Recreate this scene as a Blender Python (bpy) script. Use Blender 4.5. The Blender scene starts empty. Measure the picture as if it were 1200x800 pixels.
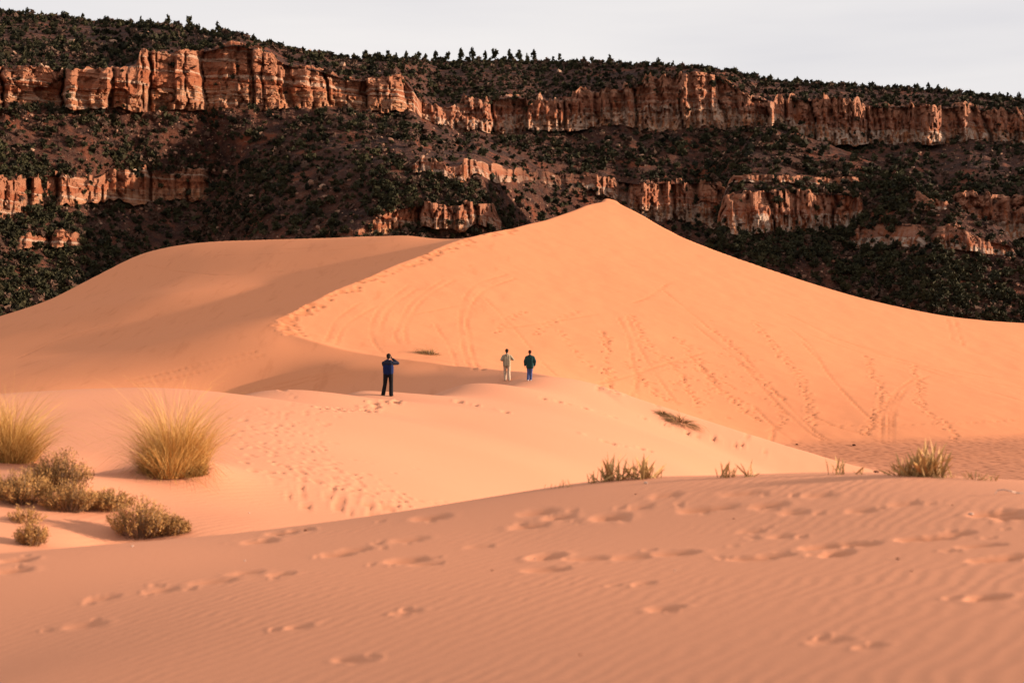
import bpy, bmesh, math, random
import numpy as np
from mathutils import Vector, Matrix

# ------------------------------------------------------------------ camera, sky, sun, exposure
scene = bpy.context.scene
FPX, CU, CV = 1667.0, 600.0, 400.0            # focal length and centre in photo pixels (1200 x 800)
cam_data = bpy.data.cameras.new('camera')
cam = bpy.data.objects.new('camera', cam_data)
scene.collection.objects.link(cam)
scene.camera = cam
cam.location = (0, 0, 0)
cam.rotation_euler = (math.radians(90), 0, 0)
cam_data.sensor_width = 36.0
cam_data.lens = 36.0 * FPX / 1200.0
cam_data.clip_start = 0.1
cam_data.clip_end = 20000
cam_data.dof.use_dof = True
cam_data.dof.focus_distance = 75.0
cam_data.dof.aperture_fstop = 1.8

SUN_EL, SUN_AZ = math.radians(11.0), math.radians(87.0)      # azimuth clockwise from +Y
sun_dir = Vector((math.cos(SUN_EL) * math.sin(SUN_AZ), math.cos(SUN_EL) * math.cos(SUN_AZ), math.sin(SUN_EL)))
world = bpy.data.worlds.new('World')
scene.world = world
world.use_nodes = True
wn, wl = world.node_tree.nodes, world.node_tree.links
wn.clear()
w_out = wn.new('ShaderNodeOutputWorld')
w_bg = wn.new('ShaderNodeBackground'); w_bg.inputs['Strength'].default_value = 0.1
w_sky = wn.new('ShaderNodeTexSky'); w_sky.sky_type = 'NISHITA'; w_sky.sun_disc = False
w_sky.sun_elevation = SUN_EL; w_sky.sun_rotation = SUN_AZ
w_co = wn.new('ShaderNodeTexCoord')
w_map = wn.new('ShaderNodeMapping'); w_map.inputs['Scale'].default_value = (1.0, 1.0, 9.0)
w_noise = wn.new('ShaderNodeTexNoise'); w_noise.inputs['Scale'].default_value = 1.7
w_noise.inputs['Detail'].default_value = 5.0; w_noise.inputs['Roughness'].default_value = 0.5
w_ramp = wn.new('ShaderNodeValToRGB')                          # thin high overcast, faintly streaked
w_ramp.color_ramp.elements[0].position = 0.3; w_ramp.color_ramp.elements[0].color = (3.35, 3.27, 3.42, 1)
w_ramp.color_ramp.elements[1].position = 0.7; w_ramp.color_ramp.elements[1].color = (4.30, 4.10, 4.0, 1)
w_mix = wn.new('ShaderNodeMix'); w_mix.data_type = 'RGBA'; w_mix.inputs[0].default_value = 0.96
wl.new(w_co.outputs['Generated'], w_map.inputs['Vector'])
wl.new(w_map.outputs['Vector'], w_noise.inputs['Vector'])
wl.new(w_noise.outputs['Fac'], w_ramp.inputs['Fac'])
wl.new(w_sky.outputs['Color'], w_mix.inputs[6])
wl.new(w_ramp.outputs['Color'], w_mix.inputs[7])
wl.new(w_mix.outputs[2], w_bg.inputs['Color'])
wl.new(w_bg.outputs['Background'], w_out.inputs['Surface'])

sun_data = bpy.data.lights.new('sun', 'SUN')
sun_data.energy = 5.0
sun_data.angle = math.radians(0.6)
sun_data.color = (1.0, 0.785, 0.605)
sun = bpy.data.objects.new('sun', sun_data)
scene.collection.objects.link(sun)
sun.rotation_euler = sun_dir.to_track_quat('Z', 'Y').to_euler()
sun.location = sun_dir * 400

scene.view_settings.view_transform = 'Standard'
scene.view_settings.look = 'None'
scene.view_settings.gamma = 1.0
scene.view_settings.use_curve_mapping = False
scene.view_settings.exposure = 1.12
scene.render.engine = 'CYCLES'
scene.cycles.max_bounces = 6
scene.cycles.diffuse_bounces = 3

rng = np.random.default_rng(7)
random.seed(7)
COL = scene.collection

# ------------------------------------------------------------------ helpers
def tag(o, label=None, cat=None, group=None, kind=None):
    if label: o['label'] = label
    if cat: o['category'] = cat
    if group: o['group'] = group
    if kind: o['kind'] = kind
    return o

def link(name, mesh, mat=None, parent=None):
    o = bpy.data.objects.new(name, mesh)
    if mat is not None and mesh is not None and not mesh.materials:
        mesh.materials.append(mat)
    COL.objects.link(o)
    if parent is not None: o.parent = parent
    return o

def empty(name, loc, rz=0.0):
    o = bpy.data.objects.new(name, None)
    o.location = loc; o.rotation_euler = (0, 0, rz); o.empty_display_size = 0.2
    COL.objects.link(o)
    return o

def np_mesh(name, verts, faces, smooth=False, attrs=None):
    """faces: int array (n,3) or (n,4)"""
    me = bpy.data.meshes.new(name)
    n, k = faces.shape
    me.vertices.add(len(verts)); me.vertices.foreach_set('co', np.asarray(verts, np.float32).ravel())
    me.loops.add(n * k); me.loops.foreach_set('vertex_index', np.asarray(faces, np.int32).ravel())
    me.polygons.add(n)
    me.polygons.foreach_set('loop_start', np.arange(0, n * k, k, dtype=np.int32))
    me.polygons.foreach_set('loop_total', np.full(n, k, np.int32))
    me.polygons.foreach_set('use_smooth', np.full(n, smooth, bool))
    me.update(calc_edges=True)
    for nm, (typ, dat) in (attrs or {}).items():
        a = me.attributes.new(nm, typ, 'POINT')
        a.data.foreach_set('value' if typ == 'FLOAT' else ('color' if typ == 'FLOAT_COLOR' else 'vector'), np.asarray(dat, np.float32).ravel())
    return me

def grid_faces(nr, nc):
    i = np.arange(nr - 1)[:, None] * nc + np.arange(nc - 1)[None, :]
    return np.stack([i, i + 1, i + nc + 1, i + nc], -1).reshape(-1, 4)

def _h(ix, iy, seed):
    h = (ix.astype(np.int64) * 374761393 + iy.astype(np.int64) * 668265263 + seed * 982451653) & 0x7fffffff
    h = ((h ^ (h >> 13)) * 1274126177) & 0x7fffffff
    return ((h ^ (h >> 16)) & 0xffffff) / float(0xffffff)

def vnoise(x, y, seed=0):
    ix, iy = np.floor(x), np.floor(y)
    fx, fy = x - ix, y - iy
    ix = ix.astype(np.int64); iy = iy.astype(np.int64)
    sx, sy = fx * fx * (3 - 2 * fx), fy * fy * (3 - 2 * fy)
    a, b = _h(ix, iy, seed), _h(ix + 1, iy, seed)
    c, d = _h(ix, iy + 1, seed), _h(ix + 1, iy + 1, seed)
    return (a * (1 - sx) + b * sx) * (1 - sy) + (c * (1 - sx) + d * sx) * sy * 1.0

def fbm(x, y, seed=0, octv=4, gain=0.5):
    s, amp, tot = 0.0, 1.0, 0.0
    for o in range(octv):
        s = s + amp * (vnoise(x * 2 ** o + 17.3 * o, y * 2 ** o - 9.1 * o, seed + o) - 0.5)
        tot += amp; amp *= gain
    return s / tot * 2.0

def cells1d(x, seed):
    """1-D worley: nearest cell id random, signed position 0..1 from boundary"""
    i0 = np.floor(x).astype(np.int64)
    best = np.full(x.shape, 1e9); second = np.full(x.shape, 1e9); bid = np.zeros(x.shape, np.int64)
    for k in (-2, -1, 0, 1, 2):
        c = i0 + k
        p = c + 0.1 + 0.8 * _h(c, np.zeros_like(c), seed)
        d = np.abs(x - p)
        closer = d < best
        second = np.where(closer, best, np.minimum(second, d))
        bid = np.where(closer, c, bid)
        best = np.where(closer, d, best)
    return _h(bid, np.zeros_like(bid) + 5, seed + 1), (second - best), best

def tps_fit(P, z, lam=1e-4):
    n = len(P); sc = np.abs(P).max()
    Q = P / sc
    r2 = ((Q[:, None, :] - Q[None, :, :]) ** 2).sum(-1)
    K = 0.5 * r2 * np.log(r2 + 1e-12) + lam * np.eye(n)
    T = np.concatenate([np.ones((n, 1)), Q], 1)
    A = np.zeros((n + 3, n + 3)); A[:n, :n] = K; A[:n, n:] = T; A[n:, :n] = T.T
    w = np.linalg.solve(A, np.concatenate([z, np.zeros(3)]))
    return Q, sc, w

def tps_eval(model, X, Y):
    Q, sc, w = model
    x, y = X / sc, Y / sc
    out = w[-3] + w[-2] * x + w[-1] * y
    for q, c in zip(Q, w[:-3]):
        r2 = (x - q[0]) ** 2 + (y - q[1]) ** 2
        out += c * 0.5 * r2 * np.log(r2 + 1e-12)
    return out

def px(u, v, Y):
    return ((u - CU) / FPX * Y, Y, (CV - v) / FPX * Y)

def surf(pts, extra=(), lam=1e-4):
    """pts: (u, v, Y) photo pixel + distance; extra: (u, Y, z)"""
    P = [px(*p) for p in pts] + [((u - CU) / FPX * Y, Y, z) for u, Y, z in extra]
    P = np.array(P)
    return tps_fit(P[:, :2], P[:, 2], lam)

def smax(a, b, k):
    h = np.clip(0.5 + 0.5 * (a - b) / k, 0, 1)
    return b * (1 - h) + a * h + k * h * (1 - h)

def smin(a, b, k):
    return -smax(-a, -b, k)

# ------------------------------------------------------------------ the dunes (one ground sheet)
FL = -8.0
crestF = [(-60, 653, 14.6), (0, 648, 15.0), (115, 637, 15.2), (230, 628, 15.5), (380, 612, 16.0), (520, 592, 16.5), (650, 571, 17.2),
          (720, 562, 17.6), (860, 559, 17.4), (960, 555, 17.1), (1080, 557, 16.5), (1200, 564, 15.6), (1300, 571, 14.8)]
mF = surf([(-80, 800, 9.2), (0, 800, 8.75), (300, 800, 7.85), (600, 800, 7.0), (900, 800, 6.25), (1200, 800, 5.6), (1300, 800, 5.4),
           (0, 690, 12.2), (300, 690, 11.25), (600, 690, 10.2), (900, 690, 9.2), (1200, 690, 8.25),
           (300, 650, 13.4), (600, 630, 13.3), (900, 620, 12.5), (1200, 620, 11.3)] + crestF,
          [(u, Y * 1.2, (CV - v) / FPX * Y - 0.75) for u, v, Y in crestF[:7]] + [(u, Y * 1.22, (CV - v) / FPX * Y - 0.9) for u, v, Y in crestF[7:]] +
          [(u, Y * 1.8, (CV - v) / FPX * Y - 3.0) for u, v, Y in crestF[::2]] +
          [(0, 3, -1.7), (600, 3, -1.5), (1200, 3, -1.3)])
crestM = [(-80, 470, 36), (0, 467, 39), (150, 463, 44), (300, 459, 52), (420, 456, 62), (540, 450, 73), (600, 445.5, 80), (640, 445, 83),
          (680, 456, 86), (740, 480, 88), (800, 500, 90), (860, 518, 92), (945, 543, 94)]
mM = surf(crestM + [(205, 556, 22), (50, 600, 18.5), (0, 560, 20), (20, 646, 16), (-80, 600, 17), (-80, 520, 24), (300, 600, 19), (400, 598, 21),
           (100, 500, 28), (100, 480, 34), (300, 540, 24.5), (300, 500, 32), (300, 470, 46), (500, 582, 25), (500, 540, 33), (500, 490, 50),
           (455, 466, 61), (500, 470, 60), (600, 470, 67), (600, 540, 37), (600, 500, 52), (700, 545, 45), (700, 505, 60), (680, 470, 76),
           (800, 545, 56), (800, 520, 72), (850, 542, 66), (900, 545, 79), (620, 450, 78)],
          [(u, Y + 7, (CV - v) / FPX * Y - 2.2) for u, v, Y in crestM] + [(u, Y + 25, (CV - v) / FPX * Y - 9) for u, v, Y in crestM[::2]] +
          [(1000, 60, -8.3), (1200, 60, -9), (1100, 85, -9.5), (1300, 90, -10), (1000, 40, -6.5), (1200, 40, -7), (100, 13, -2.6), (600, 15, -3.2), (1000, 22, -5)])
def on_plane(u, v):                                            # distance at which the line of sight meets the even slope
    return (u, v, 36.64 / (0.30 - 0.20 * (u - CU) / FPX - (CV - v) / FPX))
ridge = [on_plane(u, v) for u, v in [(711, 232), (675, 246), (640, 258), (600, 268), (560, 276), (500, 297), (430, 326), (370, 352), (335, 370), (320, 380)]] + \
        [(345, 397, 110), (400, 412, 106.5), (450, 421, 103), (520, 431, 98), (600, 435, 92), (655, 444, 86.5)]
mL = surf(ridge + [on_plane(u, v) for u, v in [(900, 519), (850, 470), (711, 270), (711, 340), (711, 400), (620, 300), (560, 340), (500, 340), (430, 370), (620, 380), (850, 340), (850, 410),
           (800, 276), (900, 313), (1000, 344), (1100, 367), (1200, 378), (1300, 384), (1000, 420), (1150, 430), (950, 370), (780, 440)]] +
          [(1000, 485, 118.5), (1150, 490, 121.5), (1050, 521, 110.5), (1200, 524, 113.0), (1300, 526, 115), (480, 413, 109.5), (540, 424, 105), (590, 432, 101), (640, 445, 97.5), (700, 462, 104), (780, 488, 110), (400, 397, 113)],
          [(-7.0 / Y * FPX + u, Y, (CV - v) / FPX * Y + 1.4) for u, v, Y in ridge[3:10]] +
          [(u - 40, Y - 5, (CV - v) / FPX * Y + 1.4) for u, v, Y in ridge[10:15]], lam=1e-3)
mS = surf(ridge + [(480, 276, 169), (400, 278, 175), (300, 281, 182), (210, 287, 186), (170, 296, 184), (130, 314, 178), (60, 350, 167), (0, 370, 160), (-100, 400, 149),
           (300, 325, 153), (200, 345, 144), (100, 382, 134), (400, 310, 153.5), (300, 362, 128), (200, 385, 125), (100, 410, 119), (0, 430, 114), (-100, 450, 109),
           (262, 392, 112), (180, 418, 107.5), (80, 443, 103), (0, 459, 99),
           (250, 430, 104), (250, 459, 100.5), (320, 402, 108.5), (320, 430, 104), (320, 459, 100), (150, 461, 98.5), (60, 464, 95.5),
           (400, 430, 101), (400, 456, 97), (460, 437, 97), (460, 455, 93.5), (530, 443, 92), (600, 442, 88)],
          [(400, 88, -5.5), (250, 88, -6), (100, 85, -6), (0, 84, -6), (520, 86, -4), (600, 84, -3)] +
          [(7.0 / Y * FPX + u, Y, (CV - v) / FPX * Y + 3.0) for u, v, Y in ridge[1:10]] +
          [(u + 60, Y + 5, (CV - v) / FPX * Y + 1.6) for u, v, Y in ridge[10:15]])
backline = [(-100, 400, 149), (0, 370, 160), (60, 350, 167), (130, 314, 178), (170, 296, 184), (210, 287, 186), (300, 281, 182), (400, 278, 175), (480, 275.5, 169),
            (560, 274, 163), (640, 256.5, 176), (680, 241.5, 187), (697, 235.5, 192)] + [on_plane(u, v) for u, v in [(711, 230.5), (722, 235.5), (740, 245), (765, 258.5), (800, 276), (900, 313), (1000, 344), (1100, 367), (1200, 378), (1300, 384)]]
mK = surf(backline, [(u, Y + 12, (CV - v) / FPX * Y - 5.5) for u, v, Y in backline] + [(u, Y - 12, (CV - v) / FPX * Y + 3.5) for u, v, Y in backline], lam=1e-5)

def base_height(X, Y):
    Xc = np.clip(X, -75, 75)
    F = tps_eval(mF, np.clip(X, -10, 12), np.minimum(Y, 40)) - np.maximum(Y - 38, 0) * 0.35
    s = np.clip(X / np.maximum(Y, 1), -0.5, 0.45)
    M = tps_eval(mM, s * np.clip(Y, 12, 118), np.clip(Y, 12, 118)) - np.maximum(Y - 112, 0) * 0.4 - np.maximum(14 - Y, 0) * 0.3
    Yb = np.clip(Y, 78, 215)
    Xb = np.clip(X, -0.5 * Yb, 0.45 * Yb)
    L = tps_eval(mL, Xb, Yb); S = tps_eval(mS, Xb, Yb); K = tps_eval(mK, Xb, np.clip(Yb, 88, 215))
    rough = 0.04 * fbm(X * 0.55, Y * 0.55, 31, 3) + 0.35 * fbm(X / 24, Y / 24, 33, 2)
    B = smin(smin(L + rough, S, 0.05), K, 0.2)
    B = B - np.maximum(80 - Y, 0) * 0.35 - np.maximum(Y - 212, 0) * 0.5
    # hummocks and hollows round the plants
    for (hx, hy, hr, hh) in HUMPS:
        M = M + hh * np.exp(-((X - hx) ** 2 + ((Y - hy) * 0.8) ** 2) / hr ** 2)
    G = smax(M, B, 0.25)
    G = smax(G, np.full_like(G, FL), 0.5)
    basin = np.clip((FL + 0.45 - G) / 0.4, 0, 1)
    G = smax(G, F, 0.12)
    on_f = (F > G - 0.2).astype(float)
    G = G + 0.05 * fbm(X / 6.0, Y / 9.0, 3, 2) * np.clip(Y / 40, 0.15, 1)
    return G, basin * (1 - on_f), on_f
HUMPS = [(-5.2, 22.2, 0.9, 0.26), (-6.3, 19.4, 1.0, 0.22), (-4.75, 17.2, 0.55, -0.16), (-6.3, 22.4, 0.8, -0.16), (-3.3, 20.5, 1.4, -0.12)]

cstep = 2.55 / FPX
inner = np.arange(-0.425, 0.425 + cstep, cstep)
outer = 0.425 + np.cumsum(0.004 * 1.22 ** np.arange(1, 24))
scol = np.concatenate([-outer[::-1], inner, outer])
def inv(a, b, n): return 1.0 / np.linspace(1.0 / a, 1.0 / b, n, endpoint=False)
yrow = np.concatenate([np.linspace(-6, 1.0, 5, endpoint=False), np.linspace(1.0, 5.0, 9, endpoint=False), inv(5.0, 23, 275), inv(23, 66, 150), np.linspace(66, 95, 70, endpoint=False),
                       np.linspace(95, 112, 62, endpoint=False), np.linspace(112, 172, 235, endpoint=False), np.linspace(172, 204, 66, endpoint=False),
                       np.geomspace(204, 2600, 26)])
YG = np.repeat(yrow[:, None], len(scol), 1)
XG = scol[None, :] * np.maximum(np.abs(yrow), 4.0)[:, None]
ZG, BASIN, ONF = base_height(XG, YG)

def hit(u, v):
    """first ground point on the ray through photo pixel (u, v)"""
    s = (u - CU) / FPX
    j = int(np.clip(np.searchsorted(scol, s), 1, len(scol) - 1))
    t = (s - scol[j - 1]) / (scol[j] - scol[j - 1])
    z = ZG[:, j - 1] * (1 - t) + ZG[:, j] * t
    ok = yrow > 4.5
    vp = np.where(ok, CV - z / np.maximum(yrow, 0.1) * FPX, 1e9)
    k = int(np.argmax(vp <= v))
    a, b = vp[k - 1], vp[k]
    w = 0 if a > 1e8 else np.clip((a - v) / max(a - b, 1e-6), 0, 1)
    y = yrow[k - 1] * (1 - w) + yrow[k] * w
    return s * y, y, z[k - 1] * (1 - w) + z[k] * w

def ground_z(x, y):
    i = int(np.clip(np.searchsorted(yrow, y), 1, len(yrow) - 1))
    w = (y - yrow[i - 1]) / (yrow[i] - yrow[i - 1])
    s = x / max(abs(y), 4.0)
    j = int(np.clip(np.searchsorted(scol, s), 1, len(scol) - 1))
    t = (s - scol[j - 1]) / (scol[j] - scol[j - 1])
    a = ZG[i - 1, j - 1] * (1 - t) + ZG[i - 1, j] * t
    b = ZG[i, j - 1] * (1 - t) + ZG[i, j] * t
    return a * (1 - w) + b * w

DENT = np.zeros_like(ZG); RIM = np.zeros_like(ZG)
def dent(x, y, rx, ry, depth, rim=0.3, ang=0.0):
    R = max(rx, ry) * 1.7
    i0, i1 = np.searchsorted(yrow, [y - R, y + R])
    if i1 <= i0: return
    ya = max(abs(y), 4.0)
    j0, j1 = np.searchsorted(scol, [(x - R) / ya - 0.002, (x + R) / ya + 0.002])
    dx = XG[i0:i1, j0:j1] - x; dy = YG[i0:i1, j0:j1] - y
    ca, sa = math.cos(ang), math.sin(ang)
    r = np.sqrt(((dx * ca + dy * sa) / rx) ** 2 + ((-dx * sa + dy * ca) / ry) ** 2)
    d = -depth * np.clip(1 - r ** 2.5, 0, 1)
    DENT[i0:i1, j0:j1] = np.minimum(DENT[i0:i1, j0:j1], d)
    if rim:
        q = rim * depth * np.exp(-((r - 1.2) / 0.22) ** 2)
        RIM[i0:i1, j0:j1] = np.maximum(RIM[i0:i1, j0:j1], q)

def path3(pts, step):
    P = [np.array(hit(*p)) for p in pts]
    # catmull-rom through the ground points
    out = []
    Q = [P[0] * 2 - P[1]] + P + [P[-1] * 2 - P[-2]]
    for k in range(1, len(Q) - 2):
        p0, p1, p2, p3 = Q[k - 1:k + 3]
        n = max(2, int(np.linalg.norm((p2 - p1)[:2]) / step))
        for t in np.linspace(0, 1, n, endpoint=False):
            out.append(0.5 * (2 * p1 + (p2 - p0) * t + (2 * p0 - 5 * p1 + 4 * p2 - p3) * t * t + (3 * p1 - p0 - 3 * p2 + p3) * t ** 3))
    out.append(P[-1])
    return out

def c6(*pts): return [(700 + x * 0.41667, 330 + y * 0.41667) for x, y in pts]
def c5(*pts): return [(300 + x * 0.33755, 230 + y * 0.33755) for x, y in pts]
RUTS = [c6((890, 272), (840, 310), (805, 370), (798, 455)), c6((930, 265), (870, 300), (835, 370), (830, 452)), c6((845, 310), (822, 370), (815, 452)),
        c6((540, 130), (600, 180), (650, 260), (730, 350), (800, 405)), c6((575, 170), (625, 225), (675, 290), (790, 412)),
        c6((180, 20), (290, 110), (400, 200), (500, 310), (600, 410), (650, 445)), c6((270, 118), (390, 216), (480, 316), (580, 412), (632, 444)),
        c6((60, 100), (100, 220), (170, 350)), c6((82, 95), (130, 205), (225, 345)),
        c5((870, 270), (760, 310), (710, 400), (715, 500), (760, 600)), c5((900, 285), (790, 330), (735, 420), (745, 510), (790, 603)),
        c5((530, 310), (430, 390), (400, 470), (440, 545)), c5((560, 320), (460, 395), (430, 470)), c5((650, 290), (540, 370), (485, 470), (492, 510)), c5((690, 290), (580, 360), (520, 450), (525, 515)),
        c5((550, 410), (640, 392), (720, 375)), c5((790, 350), (860, 420), (940, 510), (1040, 620)), c5((620, 440), (680, 540), (700, 590)),
        c5((360, 370), (280, 430), (240, 505)), c5((420, 380), (310, 450), (275, 515)), c5((840, 460), (1000, 440), (1180, 410)),
        c6((530, 90), (700, 170), (900, 230), (1195, 280)), c6((600, 150), (760, 205), (900, 242), (1195, 335)), c6((640, 150), (800, 200), (1000, 262), (1195, 300)),
        c6((0, 285), (150, 245), (300, 200)), c6((0, 305), (120, 265), (260, 225)), c6((985, 105), (1000, 165)), c6((1005, 105), (1030, 180)),
        c6((420, 440), (500, 400), (530, 370)), c6((440, 350), (500, 410), (550, 448)), c6((590, 370), (680, 410), (790, 440)), c6((100, 60), (150, 40), (200, 5)),
        [(150, 446), (230, 428), (300, 412)], [(160, 450), (240, 434), (310, 416)], [(300, 456), (350, 444), (400, 437)], [(310, 457), (360, 447), (390, 443)], [(330, 458), (370, 450), (420, 441)],
        [(20, 420), (70, 398), (130, 380)], [(170, 310), (250, 322), (330, 318)], [(240, 300), (330, 297), (440, 290)], [(330, 292), (420, 288), (520, 281)]]
for p in RUTS:
    P = path3(p, 0.16)
    far = P[0][1] > 94
    for k, q in enumerate(P):
        wob = 0.04 * math.sin(k * 0.7)
        dent(q[0] + wob, q[1], 0.15, 0.15, (0.036 + 0.016 * math.sin(k * 0.11)) * (0.75 if p[0][0] < 600 else 1.0), 0.4)
TRAILS = [(c6((440, 110), (500, 185), (555, 250), (590, 330), (605, 400)), 2), (c6((755, 210), (780, 270), (800, 310), (775, 385), (755, 430)), 2),
          (c6((885, 235), (905, 290), (910, 350), (960, 390), (1015, 448)), 2), (c6((100, 95), (140, 180), (215, 240), (250, 290), (280, 340)), 2),
          (c6((15, 140), (30, 240), (50, 310)), 2), (c6((85, 230), (120, 270), (180, 330)), 2), (c6((230, 160), (300, 250), (360, 320), (450, 390)), 2),
          (c6((265, 210), (330, 290), (400, 335)), 2), (c6((480, 330), (530, 380), (490, 420)), 1), (c6((320, 130), (400, 200), (440, 260), (520, 330)), 2),
          (c5((960, 480), (1040, 430), (1120, 400)), 1), (c5((1060, 470), (1110, 540), (1170, 600)), 1), (c5((830, 470), (880, 420), (930, 400)), 1),
          (c6((630, 402), (800, 405), (1000, 398), (1190, 388)), 0),
          ([(520, 467), (545, 472), (565, 476), (600, 484)], 1), ([(640, 468), (670, 474), (720, 489)], 1), ([(470, 470), (440, 476), (380, 480)], 1),
          ([(690, 511), (720, 520), (760, 528)], 1), ([(760, 492), (830, 512), (890, 528)], 1)]
for p, n in TRAILS:
    P = path3(p, 0.62 if n else 0.45)
    for k, q in enumerate(P):
        for m in range(max(n, 1)):
            s = (0.16 if (k + m) % 2 else -0.16) + rng.normal(0, 0.10) * n
            dent(q[0] + s + 0.25 * m * rng.random(), q[1] + rng.normal(0, 0.12), 0.13 + 0.06 * rng.random(), 0.2, 0.07 + 0.06 * rng.random() if n else 0.04, 0.5, rng.random())
for _ in range(95):                                            # trampled part of the lit face
    u, v = 700 + 0.41667 * rng.normal(300, 80), 330 + 0.41667 * rng.normal(275, 55)
    x, y, z = hit(u, v)
    if y > 100: dent(x, y, 0.12 + 0.08 * rng.random(), 0.2, 0.05 + 0.06 * rng.random(), 0.5, rng.random() * 3)
for _ in range(330):                                           # footprints crossing the middle dune
    t = rng.random() ** 1.35
    cu = np.interp(t, [0, 0.35, 0.65, 1], [330, 325, 385, 480]); cv = np.interp(t, [0, 0.35, 0.65, 1], [472, 515, 560, 606])
    u, v = cu + rng.normal(0, 34), cv + rng.normal(0, 9)
    x, y, z = hit(u, v)
    if y > 18.5: dent(x, y, 0.05 + 0.05 * rng.random(), 0.12, 0.012 + 0.018 * rng.random(), 0.35, rng.normal(0, 0.7))
for _ in range(160):                                           # broken edge along the main crest
    k = rng.random() * 6.8
    a = ridge[4 + int(k) if k < 6 else 10]; i = 3 + int(k); f = k - int(k)
    p, q = np.array(px(*ridge[i])), np.array(px(*ridge[min(i + 1, 15)]))
    c = p * (1 - f) + q * f
    dent(c[0] + abs(rng.normal(0.5, 0.5)), c[1] + rng.normal(0, 0.4), 0.2 + 0.3 * rng.random(), 0.35, 0.05 + 0.08 * rng.random(), 0.4, rng.random() * 3)
FEET = [(1157, 700, 0.15, 0.045), (330, 624, 0.2, 0.05), (305, 634, 0.22, 0.04), (352, 620, 0.14, 0.05), (395, 649, 0.2, 0.04), (415, 644, 0.2, 0.03), (478, 656, 0.24, 0.045), (500, 660, 0.16, 0.03),
        (288, 671, 0.18, 0.035), (250, 681, 0.2, 0.03), (330, 672, 0.14, 0.03), (190, 691, 0.14, 0.025), (120, 700, 0.16, 0.025), (100, 732, 0.18, 0.02), (20, 656, 0.2, 0.05), (15, 668, 0.18, 0.04),
        (410, 772, 0.12, 0.025), (480, 716, 0.1, 0.02), (350, 734, 0.1, 0.02), (505, 606, 0.26, 0.04), (480, 632, 0.2, 0.03), (560, 640, 0.14, 0.02), (630, 600, 0.22, 0.04), (655, 606, 0.2, 0.04),
        (715, 606, 0.22, 0.045), (620, 616, 0.2, 0.04), (640, 652, 0.22, 0.04), (690, 654, 0.22, 0.035), (740, 652, 0.22, 0.035), (790, 648, 0.22, 0.04), (640, 667, 0.24, 0.035), (820, 597, 0.22, 0.05),
        (845, 594, 0.18, 0.04), (900, 592, 0.2, 0.04), (750, 594, 0.18, 0.03), (880, 654, 0.22, 0.04), (905, 651, 0.2, 0.04), (965, 640, 0.2, 0.06), (980, 648, 0.22, 0.05), (1005, 637, 0.2, 0.05),
        (1080, 631, 0.22, 0.07), (1100, 629, 0.18, 0.05), (1120, 625, 0.18, 0.04), (1150, 639, 0.2, 0.04), (1165, 655, 0.2, 0.05), (1185, 652, 0.2, 0.05), (1160, 602, 0.22, 0.06), (1185, 606, 0.18, 0.06),
        (1180, 600, 0.18, 0.05), (780, 712, 0.13, 0.03), (755, 683, 0.1, 0.02), (970, 750, 0.12, 0.015), (1020, 757, 0.1, 0.015), (1010, 598, 0.16, 0.03), (930, 600, 0.16, 0.03), (880, 622, 0.14, 0.03),
        (915, 628, 0.12, 0.03), (870, 578, 0.24, 0.03), (780, 580, 0.2, 0.03), (960, 580, 0.2, 0.03), (1060, 590, 0.2, 0.03)]
for u, v, r, d in FEET:
    x, y, z = hit(u, v)
    if y < 22:
        dent(x, y, r * (0.9 + 0.2 * rng.random()), r * (0.6 + 0.35 * rng.random()), d * 0.55, 0.22 * rng.random(), rng.normal(0, 0.4))
        for _ in range(2): dent(x + rng.normal(0, r), y + rng.normal(0, r * 0.6), 0.04 + 0.08 * rng.random(), 0.03 + 0.03 * rng.random(), 0.009, 0.4, rng.random() * 3)
ZBASE = ZG.copy()
ZG = ZG + DENT + RIM * (DENT > -0.004)
# pebbly basin floor
ZG = ZG + BASIN * 0.03 * (fbm(XG * 1.6, YG * 1.2, 77, 2)) * (YG < 125)

# ------------------------------------------------------------------ materials
def new_mat(name):
    m = bpy.data.materials.new(name); m.use_nodes = True
    nt = m.node_tree; b = nt.nodes['Principled BSDF']
    b.inputs['Roughness'].default_value = 0.9
    b.inputs['Specular IOR Level'].default_value = 0.15
    return m, nt, b
def node(nt, typ, **kw):
    n = nt.nodes.new(typ)
    for k, v in kw.items():
        if k in n.inputs: n.inputs[k].default_value = v
        else: setattr(n, k, v)
    return n
def mixc(nt, fac, a, b, blend='MIX'):
    n = nt.nodes.new('ShaderNodeMix'); n.data_type = 'RGBA'; n.blend_type = blend
    for s, x in ((0, fac), (6, a), (7, b)):
        if hasattr(x, 'links') or isinstance(x, bpy.types.NodeSocket): nt.links.new(x, n.inputs[s])
        else: n.inputs[s].default_value = x if s == 0 else (*x, 1)
    return n.outputs[2]
def ramp(nt, fac, p0, p1, c0=(0, 0, 0), c1=(1, 1, 1)):
    n = nt.nodes.new('ShaderNodeValToRGB'); e = n.color_ramp.elements
    e[0].position, e[1].position = p0, p1; e[0].color, e[1].color = (*c0, 1), (*c1, 1)
    nt.links.new(fac, n.inputs[0]); return n.outputs[0]
def attr(nt, name):
    n = nt.nodes.new('ShaderNodeAttribute'); n.attribute_name = name; return n
def mapped(nt, scale, rot=(0, 0, 0), src='Object'):
    c = nt.nodes.new('ShaderNodeTexCoord'); m = nt.nodes.new('ShaderNodeMapping')
    m.inputs['Scale'].default_value = scale; m.inputs['Rotation'].default_value = rot
    nt.links.new(c.outputs[src], m.inputs['Vector']); return m.outputs[0]
def noise(nt, vec, scale, detail=3.0, rough=0.5, dist=0.0):
    n = node(nt, 'ShaderNodeTexNoise', Scale=scale, Detail=detail, Roughness=rough, Distortion=dist)
    nt.links.new(vec, n.inputs['Vector']); return n.outputs['Fac']
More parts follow.
